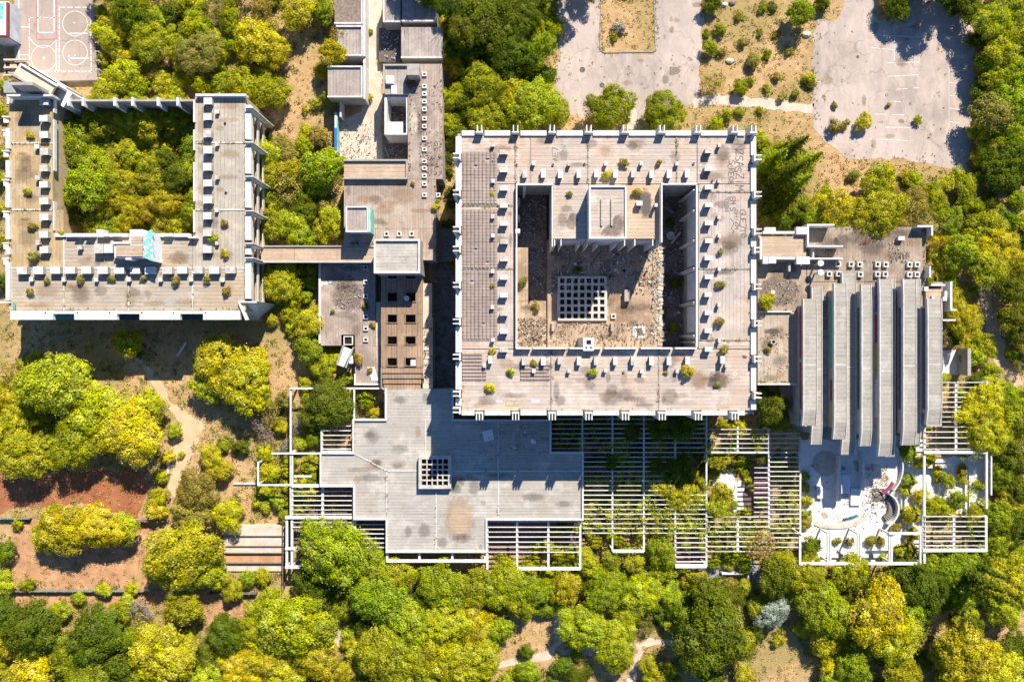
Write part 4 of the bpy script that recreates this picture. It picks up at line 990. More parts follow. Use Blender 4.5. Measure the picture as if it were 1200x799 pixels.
bb('roof_hut',tb,477,75,491,88,ZB+.01,ZB+2.4,'concrete')
for x0,y0,x1,y1,z in ((452,89,461.5,98,.7),(458.5,100.5,465,110,.5)): bb('skylight_cover',tb,x0,y0,x1,y1,ZB+.01,ZB+z,'pale_sheet')
for y in (87,101,110,119,128,139,148,162,175,189,197,206,215.5,228.5): open_light(tb,497.3,y,5.2,ZB,.35,4.6)
open_light(tb,513.5,228.5,5,ZB,.35)
for x in (452.8,467.7,482.4): open_light(tb,x,274,5.4,ZB,.35)
bb('stair_hut',tb,406.5,243.5,430.5,271,ZB+.01,9.2,'facade_blue'); bb('stair_hut_roof',tb,406.2,243.2,431,271.4,9.21,9.5,'roof_shed'); rimmed(tb,405.5,242,432,272.5,9.5,.28,.35,'parapet')
bb('hut_face',tb,432.2,243,434.2,272,ZB+.01,9.3,'turq')
stain(tb,[(480.5,124),(487,122),(490,135),(489,158),(482,160),(480,142)],ZB,'path','gravel_patch',.4)
stain(tb,[(475,93),(487,94),(490,102),(478,104)],ZB,'rust','gravel_patch',.4)
rubble('roof_rubble','',492,165,517,205,ZB+.01,160,11,('grey','wood','path','tile_dark'),.6,tb)
rubble('roof_rubble','',481,95,516,160,ZB+.01,110,12,('path','concrete','wood'),.45,tb)
# roofless room
rr=thing('roofless_room','roofless white-walled room full of rubble beside the pale lane','ruin',(*W(462,138,0),0))
for s in ((450.5,112.5,478,114.5),(450.5,156,478,158),(450.5,114.6,453.5,155.9),(476,114.6,478,155.9)):
    bb('wall',rr,*s,0,5.6 if s[3]-s[1]<5 else 5.59,'white')
bb('floor_slab',rr,453.8,143,472,155.5,0,4.0,'pale_sheet'); bb('floor',rr,453.6,115,475.9,155.7,0,.5,'debris_floor')
NOGROW.append(poly([(450,112),(478,112),(478,158),(450,158)],5)); rubble('room_rubble','',455,117,474,142,.55,170,13,('grey','wood','facade_blue','rust'),1.4,rr)
for s in ((448,160,477.5,162),(448,187,477.5,188)): pass
pit=area('pit_floor',[(448,160),(478,160),(478,188),(448,188)],.034,M['debris_floor'],0)
rubble('pit_rubble','scattered dark rubble on the sunken floor below the roofless room',449,162,477,186,.08,160,14,('grey','concrete','parapet','gravel'),1.2)
rubble('yard_rubble','broken slabs and planks littering the pale yard at the end of the lane',396,142,446,186,.05,200,15,('path','parapet','wood','grey'),.8)
# turquoise and white yard wall
yw_=thing('yard_wall','low wall painted blue and white along the left side of the pale yard','wall',(*W(394,155,0),0))
bb('wall',yw_,392,132,394.5,180,0,2.2,'facade_blue'); bb('painted_face',yw_,394.6,134,395.3,178,.2,2.1,'turq'); bb('wall',yw_,398,118,400,137,0,2.6,'white')
bb('coping',yw_,391.7,150,394.8,176,2.21,2.3,'bluep')
# sheds by the lane
s1=flat_block('flat_roofed_shed','small brown flat-roofed shed left of the pale lane, lower of three','shed',384,78,425,115,4.2,'roof_shed','concrete','NES',.35); 
bb('wall',s1,400,116,424,117.5,0,2.5,'concrete'); 
s2=flat_block('flat_roofed_shed','small brown flat-roofed shed left of the pale lane, middle of three','shed',394,31,425.5,66.5,4.2,'roof_shed','concrete','NES',.35)
s3=flat_block('flat_roofed_shed','small overgrown flat-roofed shed left of the pale lane, at the top edge','shed',392,-14,425,29,4.2,'gravel','concrete','ES',.3)
lw=thing('lane_wall','long white wall along the left side of the pale lane','wall',(*W(427,60,0),0))
bb('wall',lw,425.8,-20,428,29,0,3.6,'white'); bb('wall',lw,425.8,29.2,428,66,0,3.6,'white'); bb('wall',lw,425.9,74,428.1,116,0,3.7,'white'); bb('coping',lw,425.4,66.2,428.4,73.8,0,3.2,'parapet')
flat_block('flat_roofed_shed','grey flat-roofed shed shaded by trees with a red edge, right of the pale lane','shed',471,-14,512,27,4.6,'roof_shed','concrete','ES',.5,.3,0,'parapet')
s5=flat_block('flat_roofed_shed','narrow grey shed right of the pale lane at the top edge','shed',449,-14,469.5,27,4.4,'roof_shed','concrete','SW',.3)
s6=flat_block('flat_roofed_shed','wide dark flat-roofed shed in deep tree shade above the skylight roof','shed',470,32,519,69,4.8,'roof_shed','concrete','S',.3)
flat_block('paved_terrace','dark rubble-covered low terrace between the shaded sheds and the lane','terrace',444,33,469.5,73,1.2,'tile_dark','concrete','',0)
rubble('yard_rubble','pale scraps lying on the dark terrace beside the shaded shed',446,36,468,72,1.22,70,16,('parapet','grey','facade_blue'),.9)
# covered walkway and tower
wk=thing('covered_walkway','long narrow flat-roofed walkway linking the U-shaped building to the square tower','walkway',(*W(372,298,0),0))
for x0,x1 in ((306,345),(345.3,395),(395.3,439)): 
    m=MB(); m.px(x0,289.5,x1,306,ZB-.5,ZB-.2); m.build('roof_panel',M['roof_tan'],wk)
bb('parapet',wk,306,306.2,438.5,307.6,ZB-.8,ZB+.1,'parapet'); bb('parapet',wk,306,287.8,405,289.3,ZB-.8,ZB+.1,'concrete')
for x in (320,345,370,395,420): bb('post',wk,x,304,x+2,306,0,ZB-.51,'concrete'); bb('post',wk,x,290,x+2,292,0,ZB-.51,'concrete')
bb('wall',wk,308,295,436,297,0,ZB-.52,'concrete')
NOGROW.append(poly([(306,289),(439,289),(439,307),(306,307)],5))
flat_block('square_tower','square flat-topped concrete tower with a pale rim between the brown roofs','tower',438.5,280.5,492.5,320.5,10.3,'roof_low','concrete','NSEW',.4,.35)
bl=flat_block('flat_roofed_annex','grey-brown gravelled flat-roofed annex with five small skylights below the covered walkway','building',374,306.5,440,405,3.2,'roof_brown','concrete','W',.4,.4)
base(bl,416,405,446,450,3.2,'roof_brown'); rimmed(bl,415.5,436,446,451,3.2,.3,.35,'white','SW')
base(bl,400,392,416,405,3.2,'roof_brown')
for y in (313.5,330.5,347,371.5,385,398): open_light(bl,428.5,y,5.6,3.2,.35,5)
stain(bl,[(393,331),(424,331),(426,345),(424,360),(408,366),(394,360),(391,345)],3.2,'gravel','gravel_patch',.5)
stain(bl,[(376,330),(391,329.5),(391,334),(376,335)],3.2,'parapet','paint_mark',.2)
rubble('roof_rubble','',393,332,424,362,3.21,150,17,('path','grey','gravel'),.35,bl)
open_light(bl,408,399,11,3.2,.3,10.5,'roof_opening','white'); 
m=MB(); p=[W(402,406,3.9),W(412,410,3.9),W(403,430,3.9),W(395.5,427.5,3.9)]; m.prism(p,0,3.9); m.build('ramp_slab',M['parapet'],bl)
for a_,b_ in (((402,405),(394.5,427.5)),((414,407),(405,431))):
    p,q=W(*a_,4.3),W(*b_,4.3); m=MB(); m.rbox((p[0]+q[0])/2,(p[1]+q[1])/2,0,4.3,math.dist(p,q),.25,math.atan2(q[1]-p[1],q[0]-p[0])); m.build('side_wall',M['concrete'],bl)
bb('slab',bl,409,417,413.5,426,3.21,3.9,'white')
m=MB(); m.sheet(poly([(430,430),(439,430),(443.5,446),(436,446)],3.2),3.206); m.build('paint_mark',M['white'],bl)
pg=thing('access_strip','narrow pale debris strip between the annex and the grid-holed roof','path',(*W(443,400,0),0)); bb('slab',pg,440.3,354,445.8,448,0,2.9,'path')
NOGROW.append(poly([(372,306),(446,306),(446,452),(372,452)],3))
# grid-holed roof
gr=thing('grid_roof_hall','brown planked flat roof with two columns of large square holes beside the square tower','building',(*W(470,390,0),0)); ZG=5.4
xh=((453.7,466),(474.7,487.8)); yh=((318,327.5),(342.5,353.8),(368,378.5),(393.5,403.8),(418.7,429))
xs_=[446.5,453.7,466,474.7,487.8,495]
yy=[312]+[v for p in yh for v in p]+[430.5]
for j in range(len(yy)-1):
    hole = j%2==1
    if hole:
        for i in (0,2,4): bb('roof_plank',gr,xs_[i],yy[j],xs_[i+1],yy[j+1],ZG-.45,ZG-.004*(i+1),'roof_grid')
    else:
        for i in range(8):
            xa=446.5+i*48.5/8; bb('roof_plank',gr,xa+.15,yy[j]+.1,xa+48.5/8-.15,yy[j+1]-.1,ZG-.45,ZG+.01*((i*7+j)%3),'roof_grid')
for j,(y0,y1) in enumerate(yh):
    for (x0,x1) in xh:
        rimmed(gr,x0-.3,y0-.3,x1+.3,y1+.3,ZG+.03,.16,.16,'wood' if j else 'concrete')
bb('wall',gr,446.8,312,447.8,430,0,ZG-.46,'concrete'); bb('wall',gr,493.8,312,494.8,430,0,ZG-.46,'concrete'); bb('floor',gr,448,312,493.5,430,0,.6,'debris_floor')
rubble('hall_rubble','',450,320,492,428,.62,150,18,('grey','wood','rust'),1.5,gr)
for i in range(4):
    y0=431+i*6.2; x0=447+i*.9; x1=495-i*.7; z=ZG-.1-.22*i; bb('roof_plank',gr,x0,y0,x1,y0+6,z-.4,z,'roof_grid')
bb('parapet',gr,446.3,430.6,446.9,455,0,ZG+.1,'concrete'); bb('loose_panel',gr,481.3,421.5,487,429,ZG+.02,ZG+.15,'pale_sheet'); bb('end_wall',gr,449,455.6,491,456.6,0,4.6,'concrete')
X,Y=W(476.3,349.5,ZG+1); m=MB(); m.cyl(X,Y,ZG-1,ZG+.7,.12,.12,8); m.cyl(X,Y,ZG+.7,ZG+1,.5,.5,14); tag(m.build('round_vent',M['white']),'white round vent cap on the grid-holed brown roof','vent')
NOGROW.append(poly([(446,310),(506,310),(506,455),(446,455)],4))
ls=thing('debris_ledge','pale ledge strewn with broken concrete beside the grid-holed roof','ledge',(*W(500,390,0),0)); bb('slab',ls,495.5,332,506,372,0,3.8,'path'); bb('slab',ls,495.5,372.2,507,455,0,3.79,'path')
rubble('ledge_rubble','',496,375,506,452,3.81,130,19,('parapet','white','wood','rust'),.9,ls)
yd=area('yard_floor',[(506,300),(536,300),(536,456),(506,456)],.02,M['debris_floor'],0)
rubble('yard_rubble','tangled debris on the shaded ground of the narrow yard left of the square building',508,305,530,452,.04,230,20,('grey','tile_dark','wood','concrete'),1.3)
flat_block('gravelled_flat_roof','shaded low rubble roof at the foot of the square building, right of the square tower','roof',511,268,533,306,1.6,'gravel','concrete','',0)

# ---------------------------------------------------------------- low terrace building with the stepped outline
ZW=5.0
lb=thing('low_building','low pale flat-roofed building with a stepped outline and a raised square skylight grid','building',(*W(540,560,0),0))
rects=[((452,456,530,493),),((413,493,645,531),),((375,531,683,570),),((415,570,683,608.5),),((453,608.5,570,647),)]
for ((x0,y0,x1,y1),) in rects:
    a=W(x0,y0,ZW); c=W(x1,y1,ZW); m=MB(); m.box(a[0]+.3,c[0]-.3,c[1]+.005,a[1]-.005,0,ZW-.31); m.build('wall',M['concrete'],lb); NOGROW.append([(a[0],a[1]),(c[0],a[1]),(c[0],c[1]),(a[0],c[1])])
def lp(pts,mat='roof_low'):
    m=MB(); m.prism(poly(pts,ZW),ZW-.3,ZW); m.build('roof_panel',M[mat],lb)
lp([(452,456),(507,456),(507,493),(413,493),(413,531),(417,531),(453,551.6),(498.5,551.6),(498.5,493.1),(530,493.1),(530,456),(507.1,456),(507.1,492.9),(498.4,492.9),(498.4,551.5),(453.2,551.5)]) if False else None
lp([(452,456),(530,456),(530,493),(452,493)]); lp([(413,493),(498.5,493),(498.5,551.5),(453,551.5),(417,531),(413,531)])
lp([(498.8,493),(583.7,493),(583.7,551.5),(498.8,551.5)]); lp([(584,493),(645,493),(645,531),(683,531),(683,551.5),(584,551.5)])
lp([(375,531),(416.7,531),(452.6,551.7),(452.6,608.5),(415,608.5),(415,570),(375,570)]); lp([(453,551.8),(511,551.8),(511,647),(453,647)]); lp([(511.3,551.8),(583.7,551.8),(583.7,608.5),(570,608.5),(570,647),(511.3,647)],'roof_low'); lp([(584,551.8),(683,551.8),(683,608.5),(584,608.5)])
stain(lb,[(525,585),(536,580),(550,583),(556,600),(553,622),(548,638),(531,630),(521,608)],ZW,'roof_orange','worn_patch',.5)
for pts in ([(541,588),(545,591),(544,600),(539,604),(540,595)],[(525,604),(529,603),(531,607),(527,610)]): stain(lb,pts,ZW,'gravel','burn_mark',.3)
for pts in ([(435,538),(446,539),(446,546),(438,546)],[(461,542),(471,543),(471,548),(461,548)]): stain(lb,pts,ZW,'seam','patch_mark',.1)
outline=[(452,456),(452,492),(414,492),(414,531),(375.6,531),(375.6,569.5),(415,569.5),(415,608),(453,608),(453,646.4),(570,646.4),(570,608.6),(683,608.6),(683,530.5),(645,530.5),(645,492.5),(530.5,492.5),(530.5,456)]
for i,(p,q) in enumerate(zip(outline,outline[1:])):
    a=W(*p,ZW+.4); c=W(*q,ZW+.4); L=math.dist(a,c); m=MB(); m.rbox((a[0]+c[0])/2,(a[1]+c[1])/2,ZW-.42,ZW+.4-.003*(i%2),L+(.34 if i%2==0 else -.34),.34,math.atan2(c[1]-a[1],c[0]-a[0])); m.build('parapet',M['parapet'],lb)
def lseam(x0,y0,x1,y1):
    a=W(x0,y0,ZW); c=W(x1,y1,ZW); m=MB(); L=math.dist(a,c); m.rbox((a[0]+c[0])/2,(a[1]+c[1])/2,ZW-.1,ZW+.11,L,.2,math.atan2(c[1]-a[1],c[0]-a[0])); m.build('seam_strip',M['parapet'],lb)
for s in ((417,532,452.5,551),(453,553,453,600),(454,551.6,489,551.6),(530,551.6,682,551.6),(511,574,511,645),(583.8,494,583.8,608),(498.6,492,498.6,534)): lseam(*s)
# raised skylight grid
zs=ZW+1.3; X0,Y0=W(490.5,534.5,zs); X1,Y1=W(528.5,572.5,zs); m=MB(); n=5; t=.22; e=.55
m.box(X0,X1,Y0-e,Y0,ZW+.01,zs); m.box(X0,X1,Y1,Y1+e,ZW+.01,zs); m.box(X0,X0+e,Y1+e,Y0-e,ZW+.01,zs-.004); m.box(X1-e,X1,Y1+e,Y0-e,ZW+.01,zs-.004)
ix0,ix1,iy0,iy1=X0+e,X1-e,Y1+e,Y0-e; dx=(ix1-ix0)/n; dy=(iy1-iy0)/n
m.box(ix0,ix1,iy0,iy1,ZW+.01,ZW+.03,1)
for i in range(1,n): m.box(ix0+i*dx-t/2,ix0+i*dx+t/2,iy0,iy1,zs-.5,zs-.02)
for j in range(1,n):
    for i in range(n): m.box(ix0+i*dx+(t/2 if i else 0),ix0+(i+1)*dx-(t/2 if i<n-1 else 0),iy0+j*dy-t/2,iy0+j*dy+t/2,zs-.5,zs-.024)
m.build('skylight_grid',[M['vent_worn'],M['dark']],lb)
for (x,y,s,r,mt,nm,lab) in ((572,510,1.9,.2,'facade_blue','loose_sheet','pale blue square sheet lying in shade on the low roof'),(625,517,.9,.3,'facade_blue','loose_sheet','small pale blue sheet lying near the right edge of the low roof')):
    X,Y=W(x,y,ZW); m=MB(); m.rbox(X,Y,ZW+.01,ZW+.09,s,s*1.05,r); tag(m.build(nm,M['pale_sheet']),lab,'sheet')
rubble('roof_litter','splintered boards and rubbish scattered over the shaded part of the low roof',558,495,642,545,ZW+.01,120,21,('wood','grey','white','concrete','rust'),1.1)

for b_ in ((416,495,496,550,8),(500,553,682,606,10),(455,555,568,645,12),(377,533,450,568,5),(454,458,505,492,4)): blots(lb,*b_[:4],ZW,b_[4],b_[0]+3)
blots(tb,404,213,510,266,ZB,12,31,('grime','rustwash','gravel')); blots(tb,480,114,518,208,ZB,12,32,('grime','lime','gravel')); blots(bl,376,310,424,404,3.2,12,33,('grime','lime','gravel'))
# ---------------------------------------------------------------- pergolas
MESHC={}; BR=random.Random(12)
def bar(name,par,x0,y0,x1,y1,z0,z1,w,mat='white'):
    """beam between two px points (at z1) of width w metres; alike beams share their mesh"""
    a=W(x0,y0,z1); c=W(x1,y1,z1); L=round(math.dist(a,c),2); ang=math.atan2(c[1]-a[1],c[0]-a[0]); mat = BR.choice(('white','white','vent_worn','parapet')) if name == 'slat' else mat; key=(L,round(z1-z0,3),w,mat)
    if key not in MESHC:
        m=MB(); m.box(-L/2,L/2,-w/2,w/2,0,z1-z0); me=bpy.data.meshes.new(name); me.from_pydata(m.v,[],m.f); me.materials.append(M[mat]); MESHC[key]=me
    o=bpy.data.objects.new(name,MESHC[key]); C.objects.link(o); o.parent=par; o.location=Vector(((a[0]+c[0])/2,(a[1]+c[1])/2,z0))-WL[par.name]; o.rotation_euler=(0,0,ang); return o
PZ=4.0
def slats(par,x0,x1,ys,skip=()):
    for i,y in enumerate(ys):
        if (i in skip): continue
        bar('slat',par,x0,y,x1,y,PZ+.02,PZ+.20,.15)
def post(par,x,y,z1=PZ-.35): m=MB(); X,Y=W(x,y,PZ); m.box(X-.14,X+.14,Y-.14,Y+.14,0,z1); m.build('post',M['white'],par)
def rng_(a,b,s): 
    n=int(round((b-a)/s)); return [a+(b-a)*i/n for i in range(n+1)]
P4=thing('pergola','large white concrete slat pergola stepping round the sandy clearing right of the low building','pergola',(*W(760,570,0),0))
vb={645.5:(490,530),682.5:(490,532),717.8:(488,646),754.6:(488,646),791.5:(486,664),828:(486,664),864.6:(500,530),901.2:(502,628),938:(512,660)}
for x,(y0,y1) in vb.items(): 
    bar('beam',P4,x,y0,x,y1,PZ-.33,PZ+.0,.3)
    for y in (y0+1,y1-1): post(P4,x,y)
bar('beam',P4,864.6,606,864.6,646,PZ-.33,PZ,.42)
R1_=rng_(491,531,5.55); slats(P4,646,682,R1_)
R2_=rng_(491,624.5,5.56); 
for a_,b_ in ((683,717.4),(718.2,754.2),(755,791)): slats(P4,a_,b_,R2_ if a_>700 else [y for y in R2_ if y>532 or y<532])
slats(P4,791.9,827.6,rng_(491,530,5.55)); slats(P4,791.9,827.6,rng_(580,658,5.55)); bar('beam',P4,791.5,663.5,828,663.5,PZ-.3,PZ+.36,.6)
for a_,b_ in ((828.4,864.2),(865,900.8)): slats(P4,a_,b_,rng_(503,530.5,5.5)); slats(P4,a_,b_,rng_(605.5,646,5.6))
slats(P4,901.6,937.6,rng_(508,641,5.54)); 
slats(P4,884,900.8,rng_(548,600,5.54))
bar('beam',P4,718,646,754.6,646,PZ-.3,PZ+.3,.45); bar('beam',P4,828,530.5,901,530.5,PZ-.34,PZ-.01,.4)
P3=thing('pergola','white slat pergola below the right arm of the low building','pergola',(*W(626,636,0),0))
for x in (571,606,642.7,680): bar('beam',P3,x,610,x,667,PZ-.33,PZ,.4); post(P3,x,666)
for a_,b_ in ((571.4,605.6),(606.4,642.3),(643.1,679.6)): slats(P3,a_,b_,[611,617.5,623.2,629,635,640.7,646.8])
bar('beam',P3,606,666.5,680.4,666.5,PZ-.3,PZ+.3,.45)
P1=thing('pergola','white slat pergola left of the low building above the stepped trees','pergola',(*W(380,590,0),0))
for x,y0,y1 in ((342,530,664),(378,570,620),(414,572,622),(336,606,664)): bar('beam',P1,x,y0,x,y1,PZ-.33,PZ,.42); post(P1,x,y1-1); post(P1,x,y0+1)
for a_,b_ in ((342.4,377.6),(378.4,413.6)): slats(P1,a_,b_,[575.6,580.8,586.4,592,597.3,602.4]); slats(P1,a_,b_,[612,617.5])
bar('beam',P1,341.6,569.3,415,569.3,PZ-.2,PZ+.36,.5); bar('beam',P1,334,606.4,415,606.4,PZ-.2,PZ+.36,.5); bar('beam',P1,334,664.5,352,664.5,PZ-.2,PZ+.36,.5); bar('beam',P1,334,643,348,643,PZ-.2,PZ+.3,.4)
P1b=thing('pergola','small white slat pergola tucked in the lower left step of the low building','pergola',(*W(434,627,0),0))
slats(P1b,415.8,452.6,[609.5,614.5,620,625.3,630.6,636,641.3]); bar('beam',P1b,416,609,416,646,PZ-.33,PZ,.4); bar('beam',P1b,435,640,435,647,PZ-.33,PZ,.4); post(P1b,416,645)
P2=thing('pergola','small white slat pergola tucked in the upper left step of the low building','pergola',(*W(395,516,0),0))
slats(P2,377.6,413,[499,504.5,510,515.4,521,526]); bar('beam',P2,377,497,377,531,PZ-.33,PZ,.4); bar('beam',P2,376,530.2,413.5,530.2,PZ-.2,PZ+.5,.55); post(P2,377.5,500)
FR=thing('open_frame','thin open frame of white concrete beams standing over scrub left of the low building','frame',(*W(340,510,0),0))
for s in ((340.5,455,340.5,605),(302.3,541,302.3,568),): bar('beam',FR,*s,PZ-.3,PZ,.3)
for s in ((340,455,452,455),(415,455,415,492),(318,531.2,375,531.2),(301.5,568.3,375,568.3),(345,558,365,558)): bar('beam',FR,*s,PZ+.003,PZ+.3,.3)
for x,y in ((341,456),(341,530),(341,567),(302.5,567),(302.5,542)): post(FR,x,y)
CN=thing('open_frame','white beam frame running along the bottom edge of the low building','frame',(*W(512,655,0),0))
for x in (453.6,491.5,530,568.5): bar('beam',CN,x,648,x,657,PZ+.2,PZ+.6,.42,'white'); post(CN,x,656)
bar('beam',CN,452.6,657.3,570,657.3,PZ+.61,PZ+1.0,.5)
P7=thing('pergola','white slat pergola beside the right edge of the ribbed hall','pergola',(*W(1115,490,0),0))
for y in rng_(448,500,5.75): slats(P7,1104.5,1120,[y]); slats(P7,1121,1157 if y<456 else 1146,[y])
for y in rng_(506,526,5.75): slats(P7,1084,1120,[y]); slats(P7,1121,1150,[y])
bar('beam',P7,1083,530,1157.5,530,PZ-.2,PZ+.36,.5); bar('beam',P7,1120.5,448,1120.5,530,PZ-.33,PZ,.4); bar('beam',P7,1157,446,1157,456,PZ-.33,PZ+.3,.35); bar('beam',P7,1083.5,500,1083.5,660,PZ-.33,PZ,.4); bar('beam',P7,1156.5,531,1156.5,596,PZ-.33,PZ,.4); bar('beam',P7,1162,534,1162,580,PZ-.33,PZ,.25)
for x,y in ((1083.5,502),(1157,530),(1120.5,449),(1157,448),(1156.5,594)): post(P7,x,y)
P8=thing('pergola','white slat pergola to the lower right of the white plaza','pergola',(*W(1119,625,0),0))
for x in (1082.5,1118,1156): bar('beam',P8,x,604,x,646,PZ-.33,PZ,.42); post(P8,x,605); post(P8,x,645)
for a_,b_ in ((1083,1117.6),(1118.4,1155.6)): slats(P8,a_,b_,[605,611,616.8,622.5,628,633.7,639.2])
bar('beam',P8,1082,645,1156.5,645,PZ-.2,PZ+.36,.5)
F2=thing('open_frame','white concrete beam frame of four square bays along the lower edge of the white plaza','frame',(*W(1008,642,0),0))
for x in (937.5,970.5,973.3,1005.8,1008.6,1042.5,1045.3,1078.8): bar('beam',F2,x,625,x,660,PZ+.01,PZ+.35,.3); 
for x in (938,972,1007,1044,1079): post(F2,x,659,PZ); post(F2,x,626,PZ)
bar('beam',F2,936.5,660.3,1080,660.3,PZ+.36,PZ+.7,.5); bar('beam',F2,1042,625,1080,625,PZ+.36,PZ+.7,.45); bar('beam',F2,938,625.5,956,625.5,PZ+.36,PZ+.6,.35)
m=MB(); p,q=W(1056.5,508,.6),W(1056.5,622,.6); m.box(p[0]-.12,p[0]+.12,q[1],p[1],.01,.6); tag(m.build('gutter_wall',M['facade_blue']),'thin straight blue-grey kerb wall crossing the white plaza','wall')
m=MB(); p,q=W(938,648.5,.3),W(1042,653,.3); m.box(p[0],q[0],q[1],p[1],.031,.5); tag(m.build('plaza_wall',M['parapet']),'long low plinth inside the beam frame of the white plaza','plinth')

# ---------------------------------------------------------------- ribbed hall (right)
hall=thing('ribbed_hall','concrete hall roofed by long parallel stepped ribs above a white plaza','building',(*W(1015,420,0),0)); ZD=8.4
def hb(name,x0,y0,x1,y1,z0,z1,mat): m=MB(); m.px(x0,y0,x1,y1,z0,z1); return m.build(name,M[mat],hall)
def deck(x0,y0,x1,y1,mat,z=ZD):
    a=W(x0,y0,z); c=W(x1,y1,z); m=MB(); m.box(a[0],c[0]-.04,c[1]+.04,a[1],z-.3,z); m.build('roof_panel',M[mat],hall); m=MB(); m.box(a[0]+.1,c[0]-.1,c[1]+.1,a[1]-.1,0,z-.31); m.build('wall',M['concrete'],hall); NOGROW.append([(a[0],a[1]),(c[0],a[1]),(c[0],c[1]),(a[0],c[1])])
deck(888,307,945,365,'roof_deck'); deck(888,365.4,936,450,'deck_pale',ZD-.1); deck(945.3,266,1085,330,'roof_deck'); deck(936.4,330.4,1105,386,'roof_deck',ZD-.04)
deck(936.4,386.3,1104,500,'concrete',ZD-.05); deck(889,276,945,306.6,'roof_tan',ZD+1.6)
hb('parapet',888,364.4,928,366,ZD+.01,ZD+.35,'parapet'); hb('parapet',888,449,936,451,ZD-.4,ZD+.25,'white'); hb('parapet',890.5,278,893,304,ZD+1.61,ZD+2.0,'white')
for x0,y0,x1,y1,h in ((894,300.5,900.5,309,.6),(901,300.5,909.5,308.5,.7),(910,301.5,932,304,.4),(933.5,300.5,940.5,309.5,.7),(941,300.8,949,309.5,.65),(933.5,266,947,274.5,.7),(894,271,931,274,.4),(896,266.5,909,272.5,.25)):
    hb('roof_box',x0,y0,x1,y1,ZD+1.3,ZD+1.6+h,'white')
for x0,y0,x1,y1 in ((946,262.5,978,264.5),(946,264.6,948,287),(946,287.5,988,289.3),(952.5,289.4,954,302),(947,302.1,988,303.8),(1075,264,1093.5,266),(1091.5,266.1,1093.5,276),(1089,312,1091,325)): hb('parapet',x0,y0,x1,y1,ZD-.5,ZD+2.4 if y1<291 and x0<1000 else ZD+1.6,'white')
hb('roof_box',1053,277,1060,281.5,ZD+.01,ZD+.8,'pale_sheet'); hb('beam',924,308,926.5,318,ZD+.01,ZD+1.1,'concrete')
for x,y in ((982.8,309.5),(998,309.6),(1008,309.8),(1029,309.8),(1038.5,310),(1066.5,310),(1075.5,310),(972.3,321),(983.2,321),(1008.8,321.5),(1029,321.3),(1038,321.3),(1066.5,321.7),(1075.2,321.7)): open_light(hall,x,y,5.8,ZD,.55,6)
for x,y in ((962,308.3),(962,319.2)):
    X,Y=W(x,y,ZD+2.6); m=MB(); m.cyl(X,Y,ZD,ZD+2.35,.16,.16,8); m.cyl(X,Y,ZD+2.35,ZD+2.6,.55,.55,18); m.build('disc_vent',M['white'],hall)
X,Y=W(906,342.5,ZD+.6); m=MB(); m.cyl(X,Y,ZD,ZD+.6,.42,.38,14); m.build('round_vent',M['white'],hall)
X,Y=W(906.6,400.5,ZD+.9); m=MB(); m.cyl(X,Y,ZD-.1,ZD+.9,.45,.45,14); m.cyl(X,Y,ZD+.9,ZD+.91,.33,.33,14,1); m.build('round_vent',[M['parapet'],M['dark']],hall)
stain(hall,[(892,330),(906,325),(928,326),(938,338),(930,352),(905,358),(890,350)],ZD,'gravel','gravel_patch',.5)
stain(hall,[(897,386),(910,385),(913,390),(903,392),(896,390)],ZD-.1,'tile_dark','gravel_patch',.3)
rubble('roof_rubble','',892,328,936,356,ZD+.02,150,22,('path','grey','wood'),.45,hall); rubble('roof_rubble','',1042,280,1064,306,ZD+.01,110,23,('path','concrete'),.45,hall); rubble('roof_rubble','',890,385,925,440,ZD-.08,100,24,('path','wood'),.4,hall)
hb('annex_roof',1085,338,1103,372,ZD+.01,ZD+.5,'roof_tan')
for x0,y0,x1,y1 in ((1091,333,1108,335),(1113.5,330,1116,362),(1114,362.2,1121,364),(1107,341,1110,349),(1105,374,1120,376)): hb('parapet',x0,y0,x1,y1,5,ZD+1.0,'white')
for x,y in ((1086,338.5),(1094,349.5),(1107,350)): vent_box(hall,x,y,5,5,ZD+.5,.6,'roof_box')
def rib(xl,xr,y0,y1,z,sh,mat='roof_rib',drop0=.5,drop1=.9,wallmat='grey',lw=1.6,rw=1.2):
    """long slab with a level middle, both ends bent down, thin upstands along its sides"""
    k=(H-z)/800; X0=(xl-600)*k; X1=(xr-600)*k; Ya=(399.5-y0)*k; Yb=(399.5-y1)*k; L=Ya-Yb
    prof=[(Ya,z-drop0),(Ya-2.6,z-.02),(Ya-3.2,z),(Yb+2.9,z),(Yb+2.4,z-.05),(Yb,z-drop1)]
    cuts=[0]+[2] ; 
    m=MB()
    def loft(xa,xb,top,th,mm):
        b=len(m.v)
        for (y,zz) in prof: m.v += [(xa,y,zz+top),(xb,y,zz+top),(xb,y,zz+top-th),(xa,y,zz+top-th)]
        n=len(prof)
        for i in range(n-1):
            p=b+4*i; q=p+4
            for f in ((p,q,q+1,p+1),(p+1,q+1,q+2,p+2),(p+2,q+2,q+3,p+3),(p+3,q+3,q,p)): m.f.append(f); m.m.append(mm)
        m.f.append((b,b+1,b+2,b+3)); e=b+4*(n-1); m.f.append((e+3,e+2,e+1,e)); m.m += [mm,mm]
    loft(X0,X1,0,.4,0); r=m.build('roof_rib',M[mat],hall); 
    for xa,xb,hh in ((X0-.02,X0+.14,.2),(X1-.08,X1+.02,.12)):
        m=MB(); loft(xa,xb,hh,.7,0); m.build('rib_edge',M['parapet'],r)
    for yy in (y0+ (y1-y0)*.52,):
        m=MB(); Y=(399.5-yy)*k; m.box(X0+lw*k+.01,X1-rw*k-.01,Y-.07,Y+.07,z-.05,z+.03); m.build('seam_strip',M['white'],r)
    m=MB(); m.box(X0+.12,X1-.12,Yb+2.0,Ya-1.2,0,z-.55); m.build('rib_wall',M[wallmat],hall)
    return X0,Yb,Ya,k
